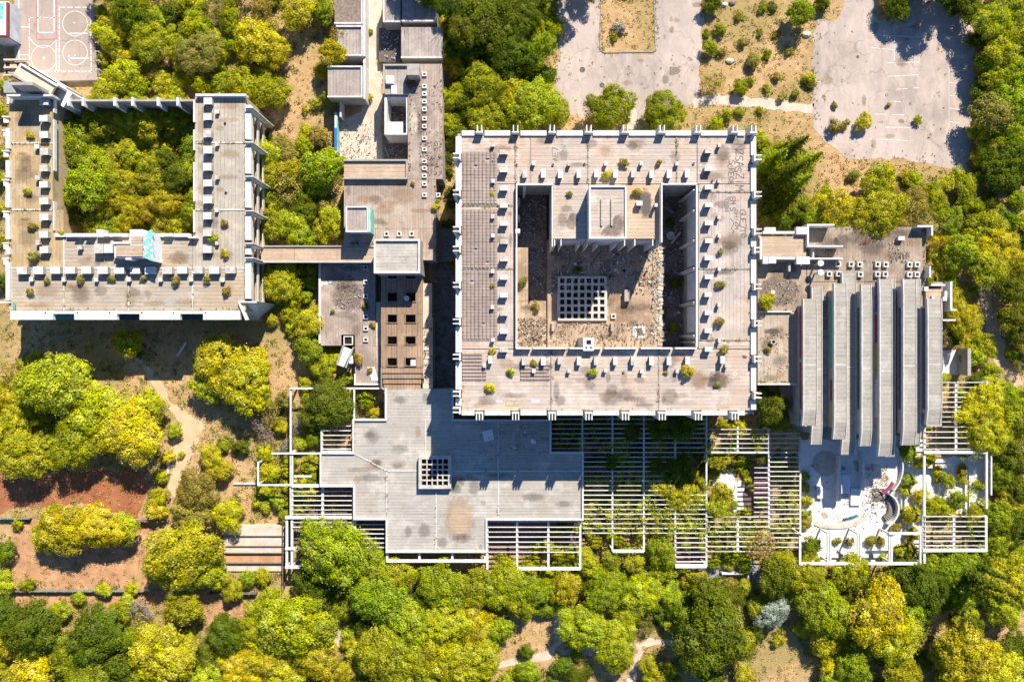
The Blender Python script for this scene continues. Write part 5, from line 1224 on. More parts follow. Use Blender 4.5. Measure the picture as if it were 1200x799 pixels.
ZT=11.2; ZLo=9.2
Rs=[(941,957.3,350,499),(977.3,992.3,332,515),(1009.2,1021.5,333,523),(1030.3,1045.3,327,535),(1058,1074,327,522),(1086.5,1103.5,350,498)]
for i,(a_,b_,c_,d_) in enumerate(Rs): rib(a_,b_,c_,d_,ZT,0,'roof_rib',.15,.5)
for (a_,b_,c_,d_) in ((951,963.4,336,521),(986.5,1003,319,533),(1016,1024,345,520),(1039,1049,327,535.5),(1068,1079,327,521)): rib(a_,b_,c_,d_,ZLo,0,'roof_rib',.1,.4)
def mural(i,ya,yb,mat,z0=9.6,z1=10.6):
    a_=Rs[i]; k=(H-ZT)/800; X=(a_[0]-600)*k; m=MB(); m.box(X+.06,X+.115,(399.5-yb)*k,(399.5-ya)*k,z0,z1); m.build('mural_strip',M[mat],hall)
mural(1,352,432,'teal'); mural(1,445,470,'red'); mural(1,472,500,'yellowp'); mural(3,330,366,'purple'); mural(3,368,402,'magenta'); mural(3,405,440,'yellowp'); mural(3,445,490,'facade_blue'); mural(0,360,420,'magenta'); mural(0,425,480,'red')
for i in (2,4,5): mural(i,360,480,'bluewin',9.7,10.4)
for y in (372,392,416,436,455): hb('beam',964.5,y,977,y+1.3,ZD+.02,ZD+.5,'concrete')
hb('roof_panel',964.2,347,968,352,ZD+.01,ZD+.8,'white')
# plaza remains
def pw(name,lab,x0,y0,x1,y1,z,mat='white',cat='wall'): m=MB(); m.px(x0,y0,x1,y1,.031,z); return tag(m.build(name,M[mat]),lab,cat)
pw('plaza_wall','long white wall standing on the plaza below the ribbed hall, left of two',983.2,534,985.6,588,1.6); pw('plaza_wall','long white wall standing on the plaza below the ribbed hall, right of two',1010.8,530,1013.2,575,1.6)
pw('plaza_wall','short white wall stub beside the lower end of the third rib',1003,524,1005,533,5.5); pw('stair_block','white stair block with marks beside the left plaza wall',986,556,996,578,.7,'pale_sheet','steps'); pw('plinth','wide white plinth between the two plaza walls',997,572,1009,592,.5,'pale_sheet','plinth')
pw('plaza_wall','thin white wall stub beside the curved stair',1031.3,546,1033,554,3)
def arc(name,lab,cx,cy,r,a0,a1,w,z0,z1,mat,cat='wall',n=16,ry=1.0):
    m=MB(); k=H/800; cX,cY=W(cx,cy,0)
    for i in range(n):
        t0=math.radians(a0+(a1-a0)*i/n); t1=math.radians(a0+(a1-a0)*(i+1)/n); R=r*k
        m.prism([(cX+(R-w/2)*math.cos(t0),cY+(R-w/2)*math.sin(t0)*ry),(cX+(R+w/2)*math.cos(t0),cY+(R+w/2)*math.sin(t0)*ry),(cX+(R+w/2)*math.cos(t1),cY+(R+w/2)*math.sin(t1)*ry),(cX+(R-w/2)*math.cos(t1),cY+(R-w/2)*math.sin(t1)*ry)],z0,z1)
    o=m.build(name,M[mat]); return tag(o,lab,cat) if cat else o
arc('curved_wall','tall dark curved wall sweeping round the lower right corner of the ribbed hall',1024,546,31,-50,50,.25,.031,1.0,'parapet',ry=1.15)
arc('curved_bench','curved magenta-painted bench inside the sweep of the curved wall',1021,549,28.5,-66,-30,.5,.031,.45,'magenta','bench',ry=1.1)
arc('curved_stair','curved dark stair flight with pale rails dropping beside the plaza',1028,594,17,-62,50,1.8,.031,.5,'tile_dark','stairs'); 
cs=arc('curved_rail','pale rail following the curved stair on the plaza',1028,594,20,-65,60,.3,.031,1.6,'parapet','rail')
b_=MB(); cX,cY=W(1028,594,0)
for i in range(12):
    t=math.radians(-58+i*9); b_.rbox(cX+2.9*math.cos(t),cY+2.9*math.sin(t),.51,.62,1.7,.12,t)
tag(b_.build('stair_treads',M['concrete']),'row of pale treads on the curved stair','stairs')
pw('sunken_floor','dark sunken floor in front of the curved stair',1022,572,1036,588,.06,'tile_dark','floor')
arc('painted_wall','low curved wall painted blue and white on the white plaza',978,590,36,-74,-44,.22,.031,.5,'bluep',ry=.5); arc('painted_kerb','low curved kerb painted green next to the blue curved wall',978,590,38,-72,-42,.25,.031,.25,'greenp','kerb',ry=.53); arc('tan_kerb','curved tan kerb bordering the paving of the white plaza',978,584,46,-120,-40,1.0,.031,.25,'path','kerb',ry=.72)
X,Y=W(967,543,0); m=MB(); m.cyl(X,Y,.031,.16,2.4,2.4,24); tag(m.build('round_plinth',M['path']),'wide round concrete plinth in the shade below the ribbed hall','plinth')
pw('plinth','small white square plinth at the left edge of the plaza shade',958,570,964,584,.7,'pale_sheet','plinth')
rubble('plaza_rubble','crumbled stone and brick fragments strewn over the middle of the plaza',1012,545,1040,605,.04,330,25,('path','rust','concrete','white'),.8)
rubble('plaza_rubble','scattered litter on the left half of the white plaza',940,540,1030,624,.035,300,26,('path','concrete','wood','grey'),.5)
for y in (519.5,526,533,540,547,553): m=MB(); m.px(1059,y,1063,y+2.4,.031,.35); tag(m.build('stepping_slab',M['white']),'short white slab in the row climbing beside the curved wall','slab','white slabs beside the curved wall')
pw('white_hut','white-walled roofless hut right of the ribbed hall among trees',1105,411,1107,436,2.8); pw('concrete_post','broad brown concrete pier at the right side of the pale hut',1134,408,1138,440,3.2,'concrete','pier')
blots(hall,950,267,1083,306,ZD,22,34,('grime','tile_dark','rustwash','gravel')); blots(hall,889,310,935,362,ZD,10,35,('grime','gravel','lime')); blots(hall,889,368,927,448,ZD-.1,8,36)
m=MB(); rnd=random.Random(41)
# ---------------------------------------------------------------- terraces, fences, garden walls (left)
for (y0,y1,z,mt,nm,lab) in ((616,628,1.3,'path','stone_terrace','pale stone terrace, uppermost of the steps left of the pergola'),(628.5,640,1.0,'path','stone_terrace','pale stone terrace, second of the steps left of the pergola'),(640.5,648,.9,'path','stone_terrace','narrow grey step with rails below the pale stone terraces'),(648.5,660,.5,'clay','stone_terrace','reddish planted step below the narrow grey step'),(660.5,669,.35,'path','stone_terrace','lowest pale stone step above the dry bank')):
    m=MB(); m.px(262,y0,333,y1,0,z); tag(m.build(nm,M[mt]),lab,'terrace'); SOFT.append(poly([(262,y0),(333,y0),(333,y1),(262,y1)]))
for y in (627.5,639.8,648,660): m=MB(); p,q=W(264,y,1.2),W(333,y,1.2); m.box(p[0],q[0],p[1]-.08,p[1]+.08,0,1.36-.012*(y-627)); tag(m.build('low_wall',M['wood']),'thin grey retaining wall between two of the stone terraces','wall','retaining walls of the stone terraces')
m=MB(); p,q=W(331,600,2.2),W(331,688,2.2)
for i in range(9): y=p[1]+(q[1]-p[1])*i/8; m.box(p[0]-.05,p[0]+.05,y-.05,y+.05,0,2.0)
fe=thing('metal_railing','dark metal railing down the right side of the stone terraces','railing',(p[0],q[1],0)); 
for i in range(9): y=p[1]+(q[1]-p[1])*i/8; mm=MB(); mm.box(p[0]-.06,p[0]+.06,y-.06,y+.06,0,2.0); mm.build('post',M['bark'],fe)
for z in (1.0,2.0): mm=MB(); mm.box(p[0]-.07,p[0]+.07,q[1],p[1],z,z+.09); mm.build('rail',M['bark'],fe)
def slat_fence(lab,x0,x1,y,z,mat,n):
    a=W(x0,y,z); c=W(x1,y,z); e=thing('panel_fence',lab,'fence',((a[0]+c[0])/2,a[1],0)); w=(c[0]-a[0])/n
    for i in range(n):
        mm=MB(); mm.box(a[0]+i*w+.05,a[0]+(i+1)*w-.05,a[1]-.05,a[1]+.05,.15,z+.05*(i%2)); mm.build('panel',M[mat],e)
        mm=MB(); mm.box(a[0]+i*w-.05,a[0]+i*w+.05,a[1]-.09,a[1]+.09,0,z+.15); mm.build('post',M['rail'],e)
slat_fence('low grey-green panel fence along the lower edge of the red clay field',-15,186,693,1.1,'fence',20)
slat_fence('short dark panel fence at the upper edge of the red clay field',-15,34,608,1.1,'fence',6); slat_fence('dark panel fence piece right of the two golden trees on the clay field',156,192,611,1.5,'tile_dark',5); slat_fence('dark low panel fence above the dry bank left of the pergola trees',243,300,696,1.3,'tile_dark',7)
for x,y,L,a_,lab in ((214,409,3.2,1.0,'pale plank lying in the shade below the U-shaped building'),(78,394,3.5,.3,'fallen bare branch in the shadow of the U-shaped building'),(288,566,4.5,0,'pale low slab wall left of the open frame'),(198,548,2.2,1.5,'pale broken slab on the path edge below the dirt track'),(395,708,1.6,.4,'pale scrap on the shaded footpath below the left pergola')):
    X,Y=W(x,y,0); m=MB(); m.rbox(X,Y,.02,.35,L,.4,a_); tag(m.build('slab',M['parapet'] if 'branch' not in lab else M['twig']),lab,'slab')
m=MB(); p,q=W(958,134,.3),W(820,117,.3)
m=MB(); m.px(846,671,878,673,0,1.2); m.px(876,673.1,878,694,0,1.19); tag(m.build('garden_wall',M['parapet']),'low angled garden wall by the shaded footpath below the pergola','wall')
m=MB(); m.px(858,697,874,701,0,.8); tag(m.build('garden_wall',M['tile_dark']),'short dark wall stub near the shaded footpath','wall')
for x,y,sx,sy,mt,lab in ((626,84,1.2,.7,'tile_dark','round dark manhole patch on the forecourt left half'),):
    pass
X,Y=W(682.5,82,0)
for x,y,r,nm,lab in ((682.5,82,.55,'manhole_cover','small dark manhole cover on the left of the forecourt'),(705.5,100,.5,'manhole_cover','dark spot cover on the lower middle of the forecourt'),(1005,67,.3,'manhole_cover','tiny manhole cover on the car park')):
    X,Y=W(x,y,0); m=MB(); m.cyl(X,Y,.0,.04,r,r,14); tag(m.build(nm,M['tile_dark']),lab,'cover')
area('dry_patch',[(786,80),(794,78),(798,83),(794,88),(786,87)],.028,M['gravel'],.3,False)
for x,y,s,mt,lab in ((849,6,1.0,'pale_sheet','white boulder on the dry field near the top edge'),(858,4,1.1,'gravel','grey boulder beside the white boulder near the top edge'),(855,72,1.2,'path','pale stone heap on the dry field'),(945,41,1.4,'path','pale stone slab at the upper left edge of the car park'),(1128,220,1.6,'pale_sheet','white boulder at the start of the diagonal footpath')):
    X,Y=W(x,y,0); bm=bmesh.new(); bmesh.ops.create_icosphere(bm,subdivisions=2,radius=s*.6)
    rn=random.Random(int(x))
    for v in bm.verts: v.co=Vector((v.co.x*(1.1+rn.uniform(-.2,.2)),v.co.y*(.8+rn.uniform(-.15,.15)),v.co.z*.55))
    me=bpy.data.meshes.new('boulder'); bm.to_mesh(me); bm.free(); me.materials.append(M[mt]); o=bpy.data.objects.new('boulder',me); C.objects.link(o); o.location=(X,Y,.12); tag(o,lab,'boulder')

# old oil marks and repairs on the asphalt
for i,(x0,y0,x1,y1) in enumerate(((960,30,1130,180),(656,66,818,122),(770,-5,820,55))):
    rnd=random.Random(60+i)
    for _ in range((16,9,5)[i]):
        x,y=rnd.uniform(x0,x1),rnd.uniform(y0,y1); a_,b_=rnd.uniform(3,12),rnd.uniform(3,14); p=[W(x+a_*math.cos(t*.785)*rnd.uniform(.6,1),y+b_*math.sin(t*.785)*rnd.uniform(.6,1)) for t in range(8)]
        mm=MB(); STN[0]=(STN[0]+1)%16; mm.sheet(p,.027+.0012*STN[0]); structure('asphalt_stain',mm,soft(rnd.choice(('grime','grime','rustwash','lime')),.3))

STN[0]=0
for i in range(16):
    rnd=random.Random(90+i); x,y=rnd.uniform(945,1050),rnd.uniform(530,620); a_,b_=rnd.uniform(4,14),rnd.uniform(3,9); p=[W(x+a_*math.cos(t*.785)*rnd.uniform(.5,1),y+b_*math.sin(t*.785)*rnd.uniform(.5,1)) for t in range(8)]
    mm=MB(); STN[0]+=1; mm.sheet(p,.036+.0012*STN[0]); structure('plaza_stain',mm,soft(('path','grime','dirt','rustwash')[i%4],.45))
def inside(x,y,pl):
    c=False; n=len(pl); j=n-1
    for i in range(n):
        if (pl[i][1]>y)!=(pl[j][1]>y) and x<(pl[j][0]-pl[i][0])*(y-pl[i][1])/(pl[j][1]-pl[i][1])+pl[i][0]: c=not c
        j=i
    return c
# ---------------------------------------------------------------- trees and shrubs: px x, px y, px radius, tone
TREES = """
150 18 26 G;122 35 14 Y;157 16 24 D;133 50 18 Y;176 52 26 Y;232 62 26 O;269 22 17 G;296 50 24 Y;309 16 14 O;205 64 13 Y;144 88 20 Y;128 27 14 Y;192 98 14 Y;163 104 14 Y;229 95 14 G;261 98 14 Y;285 100 20 G;304 108 20 G;200 14 14 D;212 10 10 G;252 8 16 O;240 30 13 Y;180 20 14 G;120 70 9 Y;128 90 10 Y;
95 133 14 G;115 145 18 G;85 170 26 G;70 195 18 G;112 190 20 Y;140 155 14 Y;150 180 16 Y;180 142 20 Y;203 138 17 G;165 165 12 Y;214 148 11 G;125 215 20 G;100 222 24 G;92 247 19 D;78 228 18 G;140 235 18 Y;150 256 15 Y;175 215 18 Y;190 235 18 Y;207 208 19 D;208 237 15 O;185 259 13 Y;212 258 12 G;165 268 9 Y;205 172 17 O;130 260 14 G;195 190 15 D;226 270 6 G;176 185 12 G
0 130 9 Y;2 180 10 G;1 245 7 Y;1 282 8 Y;2 330 10 D;5 98 8 G;-4 210 10 G
348 16 22 Y;377 8 18 G;316 48 16 Y;327 65 16 Y;310 32 12 Y;305 5 10 O;396 43 13 O;390 62 17 Y;377 82 12 Y;319 110 20 G;306 92 15 G;388 116 11 G;370 122 7 Y;357 130 5 Y;314 180 18 Y;311 160 8 D;377 195 24 L;340 203 17 Y;372 215 18 L;338 220 22 O;317 206 16 Y;309 229 13 G;343 266 22 Y;319 264 19 G;307 278 11 Y;389 258 17 Y;378 272 13 Y;355 248 17 D;399 249 8 G;360 228 14 G;362 30 10 O
331 331 25 Y;314 320 13 Y;343 350 13 Y;317 374 9 Y;361 379 19 Y;354 394 14 G;391 395 8 Y;318 345 12 G;376 392 11 D
150 401 18 Y;163 412 8 D;70 452 40 L;118 482 40 N;150 505 40 N;92 515 34 Y;175 480 22 N;27 537 30 Y;16 440 19 O;8 470 20 Y;16 500 22 Y;45 480 22 G;30 455 16 L;262 425 34 N;290 450 32 Y;245 452 22 N;300 425 20 Y;205 505 9 Y;248 534 15 Y;257 551 15 Y;232 573 25 O;187 558 9 Y;197 534 9 Y;187 582 13 Y;269 597 14 Y;309 531 12 L;315 553 14 Y;307 497 14 X;283 523 10 D;213 533 5 Y;262 520 8 G;240 590 14 Y
361 409 18 G;380 430 16 Y;385 470 30 D;372 490 20 D;400 482 18 D;367 508 15 G;316 483 17 O;313 515 11 X;337 523 11 X;350 497 12 X;353 520 11 Y;316 553 13 G;361 545 13 Y;356 561 8 Y;340 540 8 L;428 470 12 G;438 483 9 Y;420 419 7 O;321 574 8 G;327 590 10 Y;405 445 10 G;395 420 10 L;330 500 10 Y;364 580 9 Y;350 600 8 G;386 415 9 G;331 470 12 O
75 622 32 N;112 618 30 N;142 620 22 Y;55 632 18 N;213 650 42 N;236 668 24 Y;192 668 20 N;251 674 17 Y;5 645 14 D;6 680 14 Y;32 685 9 G;21 613 8 G;224 603 24 O;267 604 19 Y;184 597 13 Y;121 690 9 Y;155 689 9 Y;40 735 34 D;115 743 36 D;6 715 18 D;171 735 19 O;165 715 15 X;213 711 23 G;83 762 28 G;40 787 24 N;192 767 38 Y;267 746 27 D;240 775 18 D;309 743 28 Y;288 780 25 N;240 797 20 Y;107 790 27 G;5 757 18 Y;269 690 15 Y;291 677 11 G;307 677 11 Y;150 706 11 Y;93 701 9 G;145 775 24 D;15 800 22 Y;70 715 14 G;140 720 16 G;160 795 20 G
393 645 42 G;369 679 25 D;415 629 17 G;433 655 24 G;460 677 27 G;425 684 22 L;449 703 32 G;343 735 44 L;364 767 32 Y;316 714 27 Y;316 773 25 Y;335 793 23 N;519 685 30 G;559 687 26 G;593 685 29 G;612 706 19 G;497 674 13 Y;476 735 33 L;521 735 30 N;556 735 28 N;449 762 32 Y;487 767 30 Y;527 773 32 N;561 773 27 N;460 789 27 Y;582 738 18 G;508 791 25 N;401 789 17 Y;617 762 10 D;612 791 14 G;375 700 16 D;385 665 20 D;540 705 20 D;500 705 18 D;430 730 18 D
621 693 25 G;664 690 20 Y;696 666 17 Y;699 637 9 Y;725 634 9 Y;712 690 27 G;749 698 27 Y;787 695 17 Y;776 647 19 G;781 669 15 Y;744 658 13 Y;683 735 28 Y;720 746 27 Y;723 770 21 Y;835 698 26 D;837 743 46 D;860 755 24 G;815 728 24 G;757 730 12 O;659 781 13 D;616 791 17 G;676 767 8 Y;763 786 16 Y;893 639 21 O;837 658 9 G;856 682 8 O;885 711 12 Y;907 719 19 B;909 674 23 D;915 750 7 Y;872 791 13 Y;800 669 8 G;640 712 12 G;735 720 16 G;660 710 14 G;815 680 16 Y;860 700 14 D;872 665 9 G;696 690 16 D;770 715 14 D;640 672 10 Y;660 668 10 G;715 655 12 G;620 668 11 G;593 668 10 G
952 641 14 D;915 669 25 G;947 674 25 G;965 714 33 G;968 748 21 Y;973 783 14 Y;997 669 22 G;1029 717 38 N;1051 746 34 N;1019 749 20 Y;1083 690 30 D;1051 674 22 D;1093 666 18 G;1128 666 26 G;1181 679 28 Y;1176 719 21 Y;1133 767 38 Y;1165 783 32 N;1112 770 22 Y;1003 786 23 G;1056 791 23 G;1189 757 21 D;944 615 9 O;944 602 7 G;1149 599 16 Y;1168 639 21 Y;1192 621 23 D;1173 607 19 G;1181 655 19 Y;909 751 7 Y;933 700 14 G;980 634 6 O;996 634 6 O;1020 633 7 O;1032 634 6 O;1035 653 6 Y;1053 645 9 Y;1066 645 12 G;1053 597 6 G;1049 618 7 O;1069 602 12 Y;1093 597 13 Y;1109 602 11 Y;1066 720 18 G;1100 705 14 D;1140 735 15 D;1020 690 16 D;985 700 14 D;1040 770 16 D;1085 775 14 D;1195 700 16 G;1085 655 10 Y;1070 625 9 Y;1060 575 8 Y;1110 655 14 G;1145 655 12 D;1160 700 18 D;1075 730 16 D;1125 700 18 G
904 476 22 D;920 494 11 Y;892 470 12 G;1150 480 30 N;1158 508 26 Y;1140 505 22 Y;1144 417 13 Y;1125 465 9 G;1189 414 10 G;1195 430 10 O;1179 462 18 G;1192 497 23 G;1187 534 23 D;1173 558 18 G;1067 563 9 G;1088 537 9 G;1077 542 11 Y;1099 561 6 G;1112 563 10 G;1127 551 8 O;1128 561 7 Y;1120 585 12 Y;1147 569 7 G;1099 590 13 Y;943 571 7 Y;942 558 7 Y;944 587 8 Y;1088 502 5 Y;1197 470 14 Y;1195 575 20 D;1180 590 16 Y;1066 530 11 G;1070 518 9 O;1090 445 7 Y;1105 443 8 G;1080 580 9 Y;1198 600 14 G;1130 420 8 G;1098 552 7 Y
1027 214 23 L;960 243 16 Y;984 243 20 Y;955 251 13 G;1029 255 31 Y;1067 249 27 O;1045 275 15 G;1093 222 12 G;1109 214 11 Y;1072 211 11 Y;1112 257 17 G;1101 281 15 Y;1157 270 23 G;1125 297 23 Y;1168 297 27 Y;1107 310 17 G;1155 315 23 Y;1187 307 19 Y;1091 329 6 G;1130 377 25 Y;1120 393 13 D;1187 339 20 D;1189 371 20 D;1195 393 16 D;1173 206 22 D;1160 235 12 D;1195 233 13 G;901 257 9 G;968 227 11 Y;1000 206 7 O;1060 207 8 Y;1010 262 14 G;1085 270 12 O;920 262 10 D;1140 262 14 D;1178 262 14 D;1198 280 14 D;1122 345 13 Y;1040 205 10 Y;1048 228 10 O;905 240 9 D
1160 27 23 G;1176 35 19 G;1136 11 18 D;1187 16 22 G;1173 64 23 Y;1155 77 15 D;1187 88 22 G;1168 91 17 N;1163 133 23 O;1187 120 22 G;1147 152 13 Y;1157 165 15 Y;1181 157 20 G;1187 187 23 D;1160 187 17 D;1144 187 9 Y;1012 144 11 Y;1076 141 6 G;977 148 8 O;989 147 7 O;978 123 4 O;1041 123 3 G;1051 5 18 D;1040 4 14 O;937 16 17 G;963 2 10 D;948 92 8 Y;951 99 6 O;885 157 7 Y;893 165 9 Y;1080 -25 20 D;1110 -20 24 D;1118 8 13 D;1145 45 13 D;1150 108 14 D;1195 205 14 D;1195 55 15 D;1140 -25 22 D
611 16 25 D;651 32 14 Y;632 59 22 G;608 67 21 D;627 120 30 L;613 133 23 Y;653 133 17 Y;715 125 28 G;695 135 14 O;779 131 25 G;765 138 12 D;725 32 8 B;720 45 5 G;843 35 8 G;828 40 5 G;831 57 9 G;845 61 6 O;835 99 13 O;869 104 10 G;883 72 9 O;900 64 6 G;899 104 5 Y;852 136 8 G;867 131 6 G;891 129 5 G;835 5 12 D;838 146 10 Y;567 27 38 D;540 16 19 D;591 53 29 D;521 28 10 Y;532 77 15 N;567 101 25 G;601 115 25 Y;529 115 17 G;567 139 20 L;521 147 15 G;527 165 10 G;553 77 15 D;527 184 8 D;527 200 6 D;527 225 7 D;449 72 6 Y;433 37 4 G;431 115 6 Y;548 55 18 D;590 85 18 D;550 120 16 D;640 88 12 D;626 -5 18 D;655 -12 15 D;685 -14 16 D;735 -12 8 G;905 8 6 O;865 20 5 O;925 60 5 O;910 90 5 O;893 10 6 G;910 40 5 O;586 128 14 D;880 95 5 Y;932 110 5 O;915 115 5 O;870 50 5 O;890 40 4 O;540 140 12 D;528 240 6 D;525 262 7 D;530 305 7 G
695 496 15 D;710 503 12 D;792 499 22 D;770 500 16 D;812 500 12 D;715 539 13 D;753 530 5 G;771 547 14 D;792 552 17 D;781 570 15 Y;797 582 17 Y;763 574 8 Y;773 587 6 Y;867 502 11 Y;850 497 9 G;835 537 10 G;867 545 8 Y;837 555 8 Y;845 577 13 Y;840 594 13 Y;891 534 10 D;891 590 7 G;821 561 6 Y;845 540 10 Y;858 525 9 G;884 522 9 D;875 600 6 Y;766 606 9 Y;745 600 8 Y;730 570 7 G;810 605 9 G;850 590 8 Y;770 625 9 G;735 615 7 G;665 655 9 G;628 657 8 G;655 660 8 Y;590 655 8 G;688 600 7 G;700 615 7 G;740 550 7 G;880 570 6 O;912 545 7 G;915 590 6 G;920 560 6 Y;910 620 6 G;850 625 7 G;880 630 7 Y;805 640 7 G;390 592 6 Y;360 592 6 Y;395 512 5 O;740 506 14 D;826 520 10 D;800 530 12 D;700 560 8 G
503 386 7 G;503 345 4 Y;444 375 4 Y;441 397 6 Y;443 403 5 G
"""
for row in TREES.replace('\n', ';').split(';'):
    if row.strip():
        x,y,r,k = row.split(); plant(float(x),float(y),float(r),k)
for x,y,r,k,lf in ((112,-16,17,'G',3),(126,-10,14,'D',3),(672,-22,20,'D',4),(1058,-20,17,'D',1.5),(1086,-22,20,'G',3),(1112,-16,22,'D',4),(528,8,17,'D',7),(540,36,17,'D',7),(530,58,12,'D',5),(508,-14,14,'D',6),(503,-2,13,'D',8),(486,-18,17,'D',8),(470,-24,15,'G',8),(70,150,15,'G',5.5),(70,174,17,'Y',5),(71,203,18,'G',5),(70,230,14,'Y',5),(182,131,17,'Y',5),(203,128,14,'Y',5.5),(106,140,14,'G',5),(84,140,11,'G',5),(150,134,13,'L',5)): plant(x,y,r,k,0,'mid' if r<25 else 'big',None,lf)
# the rest of the thickets: more trees and bushes wherever the canopy still has a gap
FILL = [([(-10,700),(285,702),(330,700),(470,705),(640,700),(900,655),(1200,650),(1210,810),(-10,810)],'YYGGLDN',9,19,420),
        ([(1088,205),(1210,200),(1210,650),(1160,650),(1160,540),(1125,420),(1110,340)],'YGGLD',8,17,200),([(1136,-10),(1210,-10),(1210,205),(1140,205)],'GGYDN',8,17,120),
        ([(112,-10),(325,-10),(322,110),(120,112)],'YYGLO',7,15,130),([(62,122),(228,122),(228,274),(66,274)],'YYYGLL',13,17,500),([(300,140),(345,140),(400,160),(404,285),(305,285)],'YYGO',7,14,40),
        ([(506,-10),(645,-10),(648,80),(600,150),(522,160)],'DDGDY',8,16,150),([(-10,420),(60,425),(60,560),(-10,560)],'YYLG',8,15,80),([(296,460),(372,455),(372,600),(300,610)],'YYGOX',6,11,26),
        ([(942,235),(1090,240),(1090,290),(945,262)],'YYLOG',6,11,16),([(648,492),(826,492),(826,624),(648,628)],'DGGYY',5,10,170),([(832,535),(935,535),(935,640),(832,640)],'YGGO',4,8,60),([(620,640),(900,640),(900,700),(620,700)],'YYGL',7,14,120),([(890,205),(945,170),(945,262),(890,265)],'DDG',6,10,40),
        ([(308,308),(372,312),(372,372),(310,378)],'YYG',7,12,40),([(340,385),(415,400),(412,455),(350,450)],'YYGL',6,11,50),([(888,456),(936,456),(936,500),(888,498)],'GDY',5,9,30)]
SOFT.append(poly([(1143,330),(1176,330),(1182,400),(1210,460),(1165,445),(1150,395)]))
THICK = []; frnd = random.Random(77); FT = [tuple(map(float,w.split()[:3])) for w in TREES.replace('\n',';').split(';') if w.strip()]
def in_px(x,y,pl):
    c=False; j=len(pl)-1
    for i in range(len(pl)):
        if (pl[i][1]>y)!=(pl[j][1]>y) and x<(pl[j][0]-pl[i][0])*(y-pl[i][1])/(pl[j][1]-pl[i][1])+pl[i][0]: c=not c
        j=i
    return c
for pl,ks,r0,r1,n in FILL:
    xs_=[p[0] for p in pl]; ys_=[p[1] for p in pl]
    for _ in range(n*3):
        x,y,r=frnd.uniform(min(xs_),max(xs_)),frnd.uniform(min(ys_),max(ys_)),frnd.uniform(r0,r1)
        if not in_px(x,y,pl) or any(math.hypot(x-a,y-b) < (.5 if r0==13 else .76)*q+.42*r for a,b,q in FT): continue
        X,Y=W(x,y,3); k=r*.166*.5
        if any(inside(X+k*u,Y+k*v,q) for q in NOGROW+SOFT for u,v in ((0,0),(1,0),(-1,0),(0,1),(0,-1))): continue
        FT.append((x,y,r))
        if r < 12.5: THICK.append((x,y,r,frnd.choice(ks)))
        else: plant(x,y,r,frnd.choice(ks))
def thicket(items):
    rng=np.random.default_rng(4); VV,TT,HH=[],[],[]
    for x,y,r,k in items:
        cls='small' if r>=8 else 'shrub'; me,R0,Hc=CR[cls][int(rng.integers(len(CR[cls])))]; s=r*.163/R0; n=len(me.vertices)
        a=np.empty(n*3,dtype=np.float32); me.vertices.foreach_get('co',a); a=a.reshape(-1,3)*s; th=rng.random()*6.283; ca,sa=math.cos(th),math.sin(th)
        zb=TH[cls]*s; X,Y=W(x,y,zb+Hc*s*.5); b=np.stack([a[:,0]*ca-a[:,1]*sa+X,a[:,0]*sa+a[:,1]*ca+Y,a[:,2]+zb],1); VV.append(b)
        t=np.empty(n*4,dtype=np.float32); me.attributes['tint'].data.foreach_get('color',t); TT.append(t.reshape(-1,4)); f=np.array(COL[k if k!='X' else 'O'])*rng.uniform(.86,1.14); HH.append(np.tile(np.array([*f,1],dtype=np.float32),(n,1)))
        FOOT.append((X,Y,r*.16))
    V=np.concatenate(VV).astype(np.float32); n=len(V)//4; me=bpy.data.meshes.new('thicket'); me.vertices.add(4*n); me.vertices.foreach_set('co',V.reshape(-1)); me.loops.add(4*n); me.loops.foreach_set('vertex_index',np.arange(4*n,dtype=np.int32))
    me.polygons.add(n); me.polygons.foreach_set('loop_start',np.arange(0,4*n,4,dtype=np.int32)); me.polygons.foreach_set('loop_total',np.full(n,4,dtype=np.int32))
    for nm,A in (('tint',TT),('hue',HH)): at=me.attributes.new(nm,'FLOAT_COLOR','POINT'); at.data.foreach_set('color',np.concatenate(A).astype(np.float32).reshape(-1))
    me.materials.append(M['leaf_mixed']); me.update(); me.validate(); o=bpy.data.objects.new('thicket',me); C.objects.link(o); o['kind']='stuff'; tag(o,'dense mass of low mixed bushes merging between the larger trees','thicket')
thicket(THICK)
# conifers: base px at ground, radius factor, class
for x,y,s,k,cls in ((893,196,.92,'G','conifer'),(908,212,.95,'D','conifer'),(921,222,.75,'G','conifer'),(935,196,.7,'G','conifer'),(924,176,.62,'D','conifer'),(905,180,.6,'G','conifer'),(915,235,.6,'D','conifer'),
                    (1118,664,1.1,'D','cypress'),(1126,674,1.05,'G','cypress'),(1113,680,1.0,'G','cypress'),(1132,655,.9,'D','cypress'),(1060,655,.55,'D','conifer')):
    plant(x,y,s,k,0,cls)
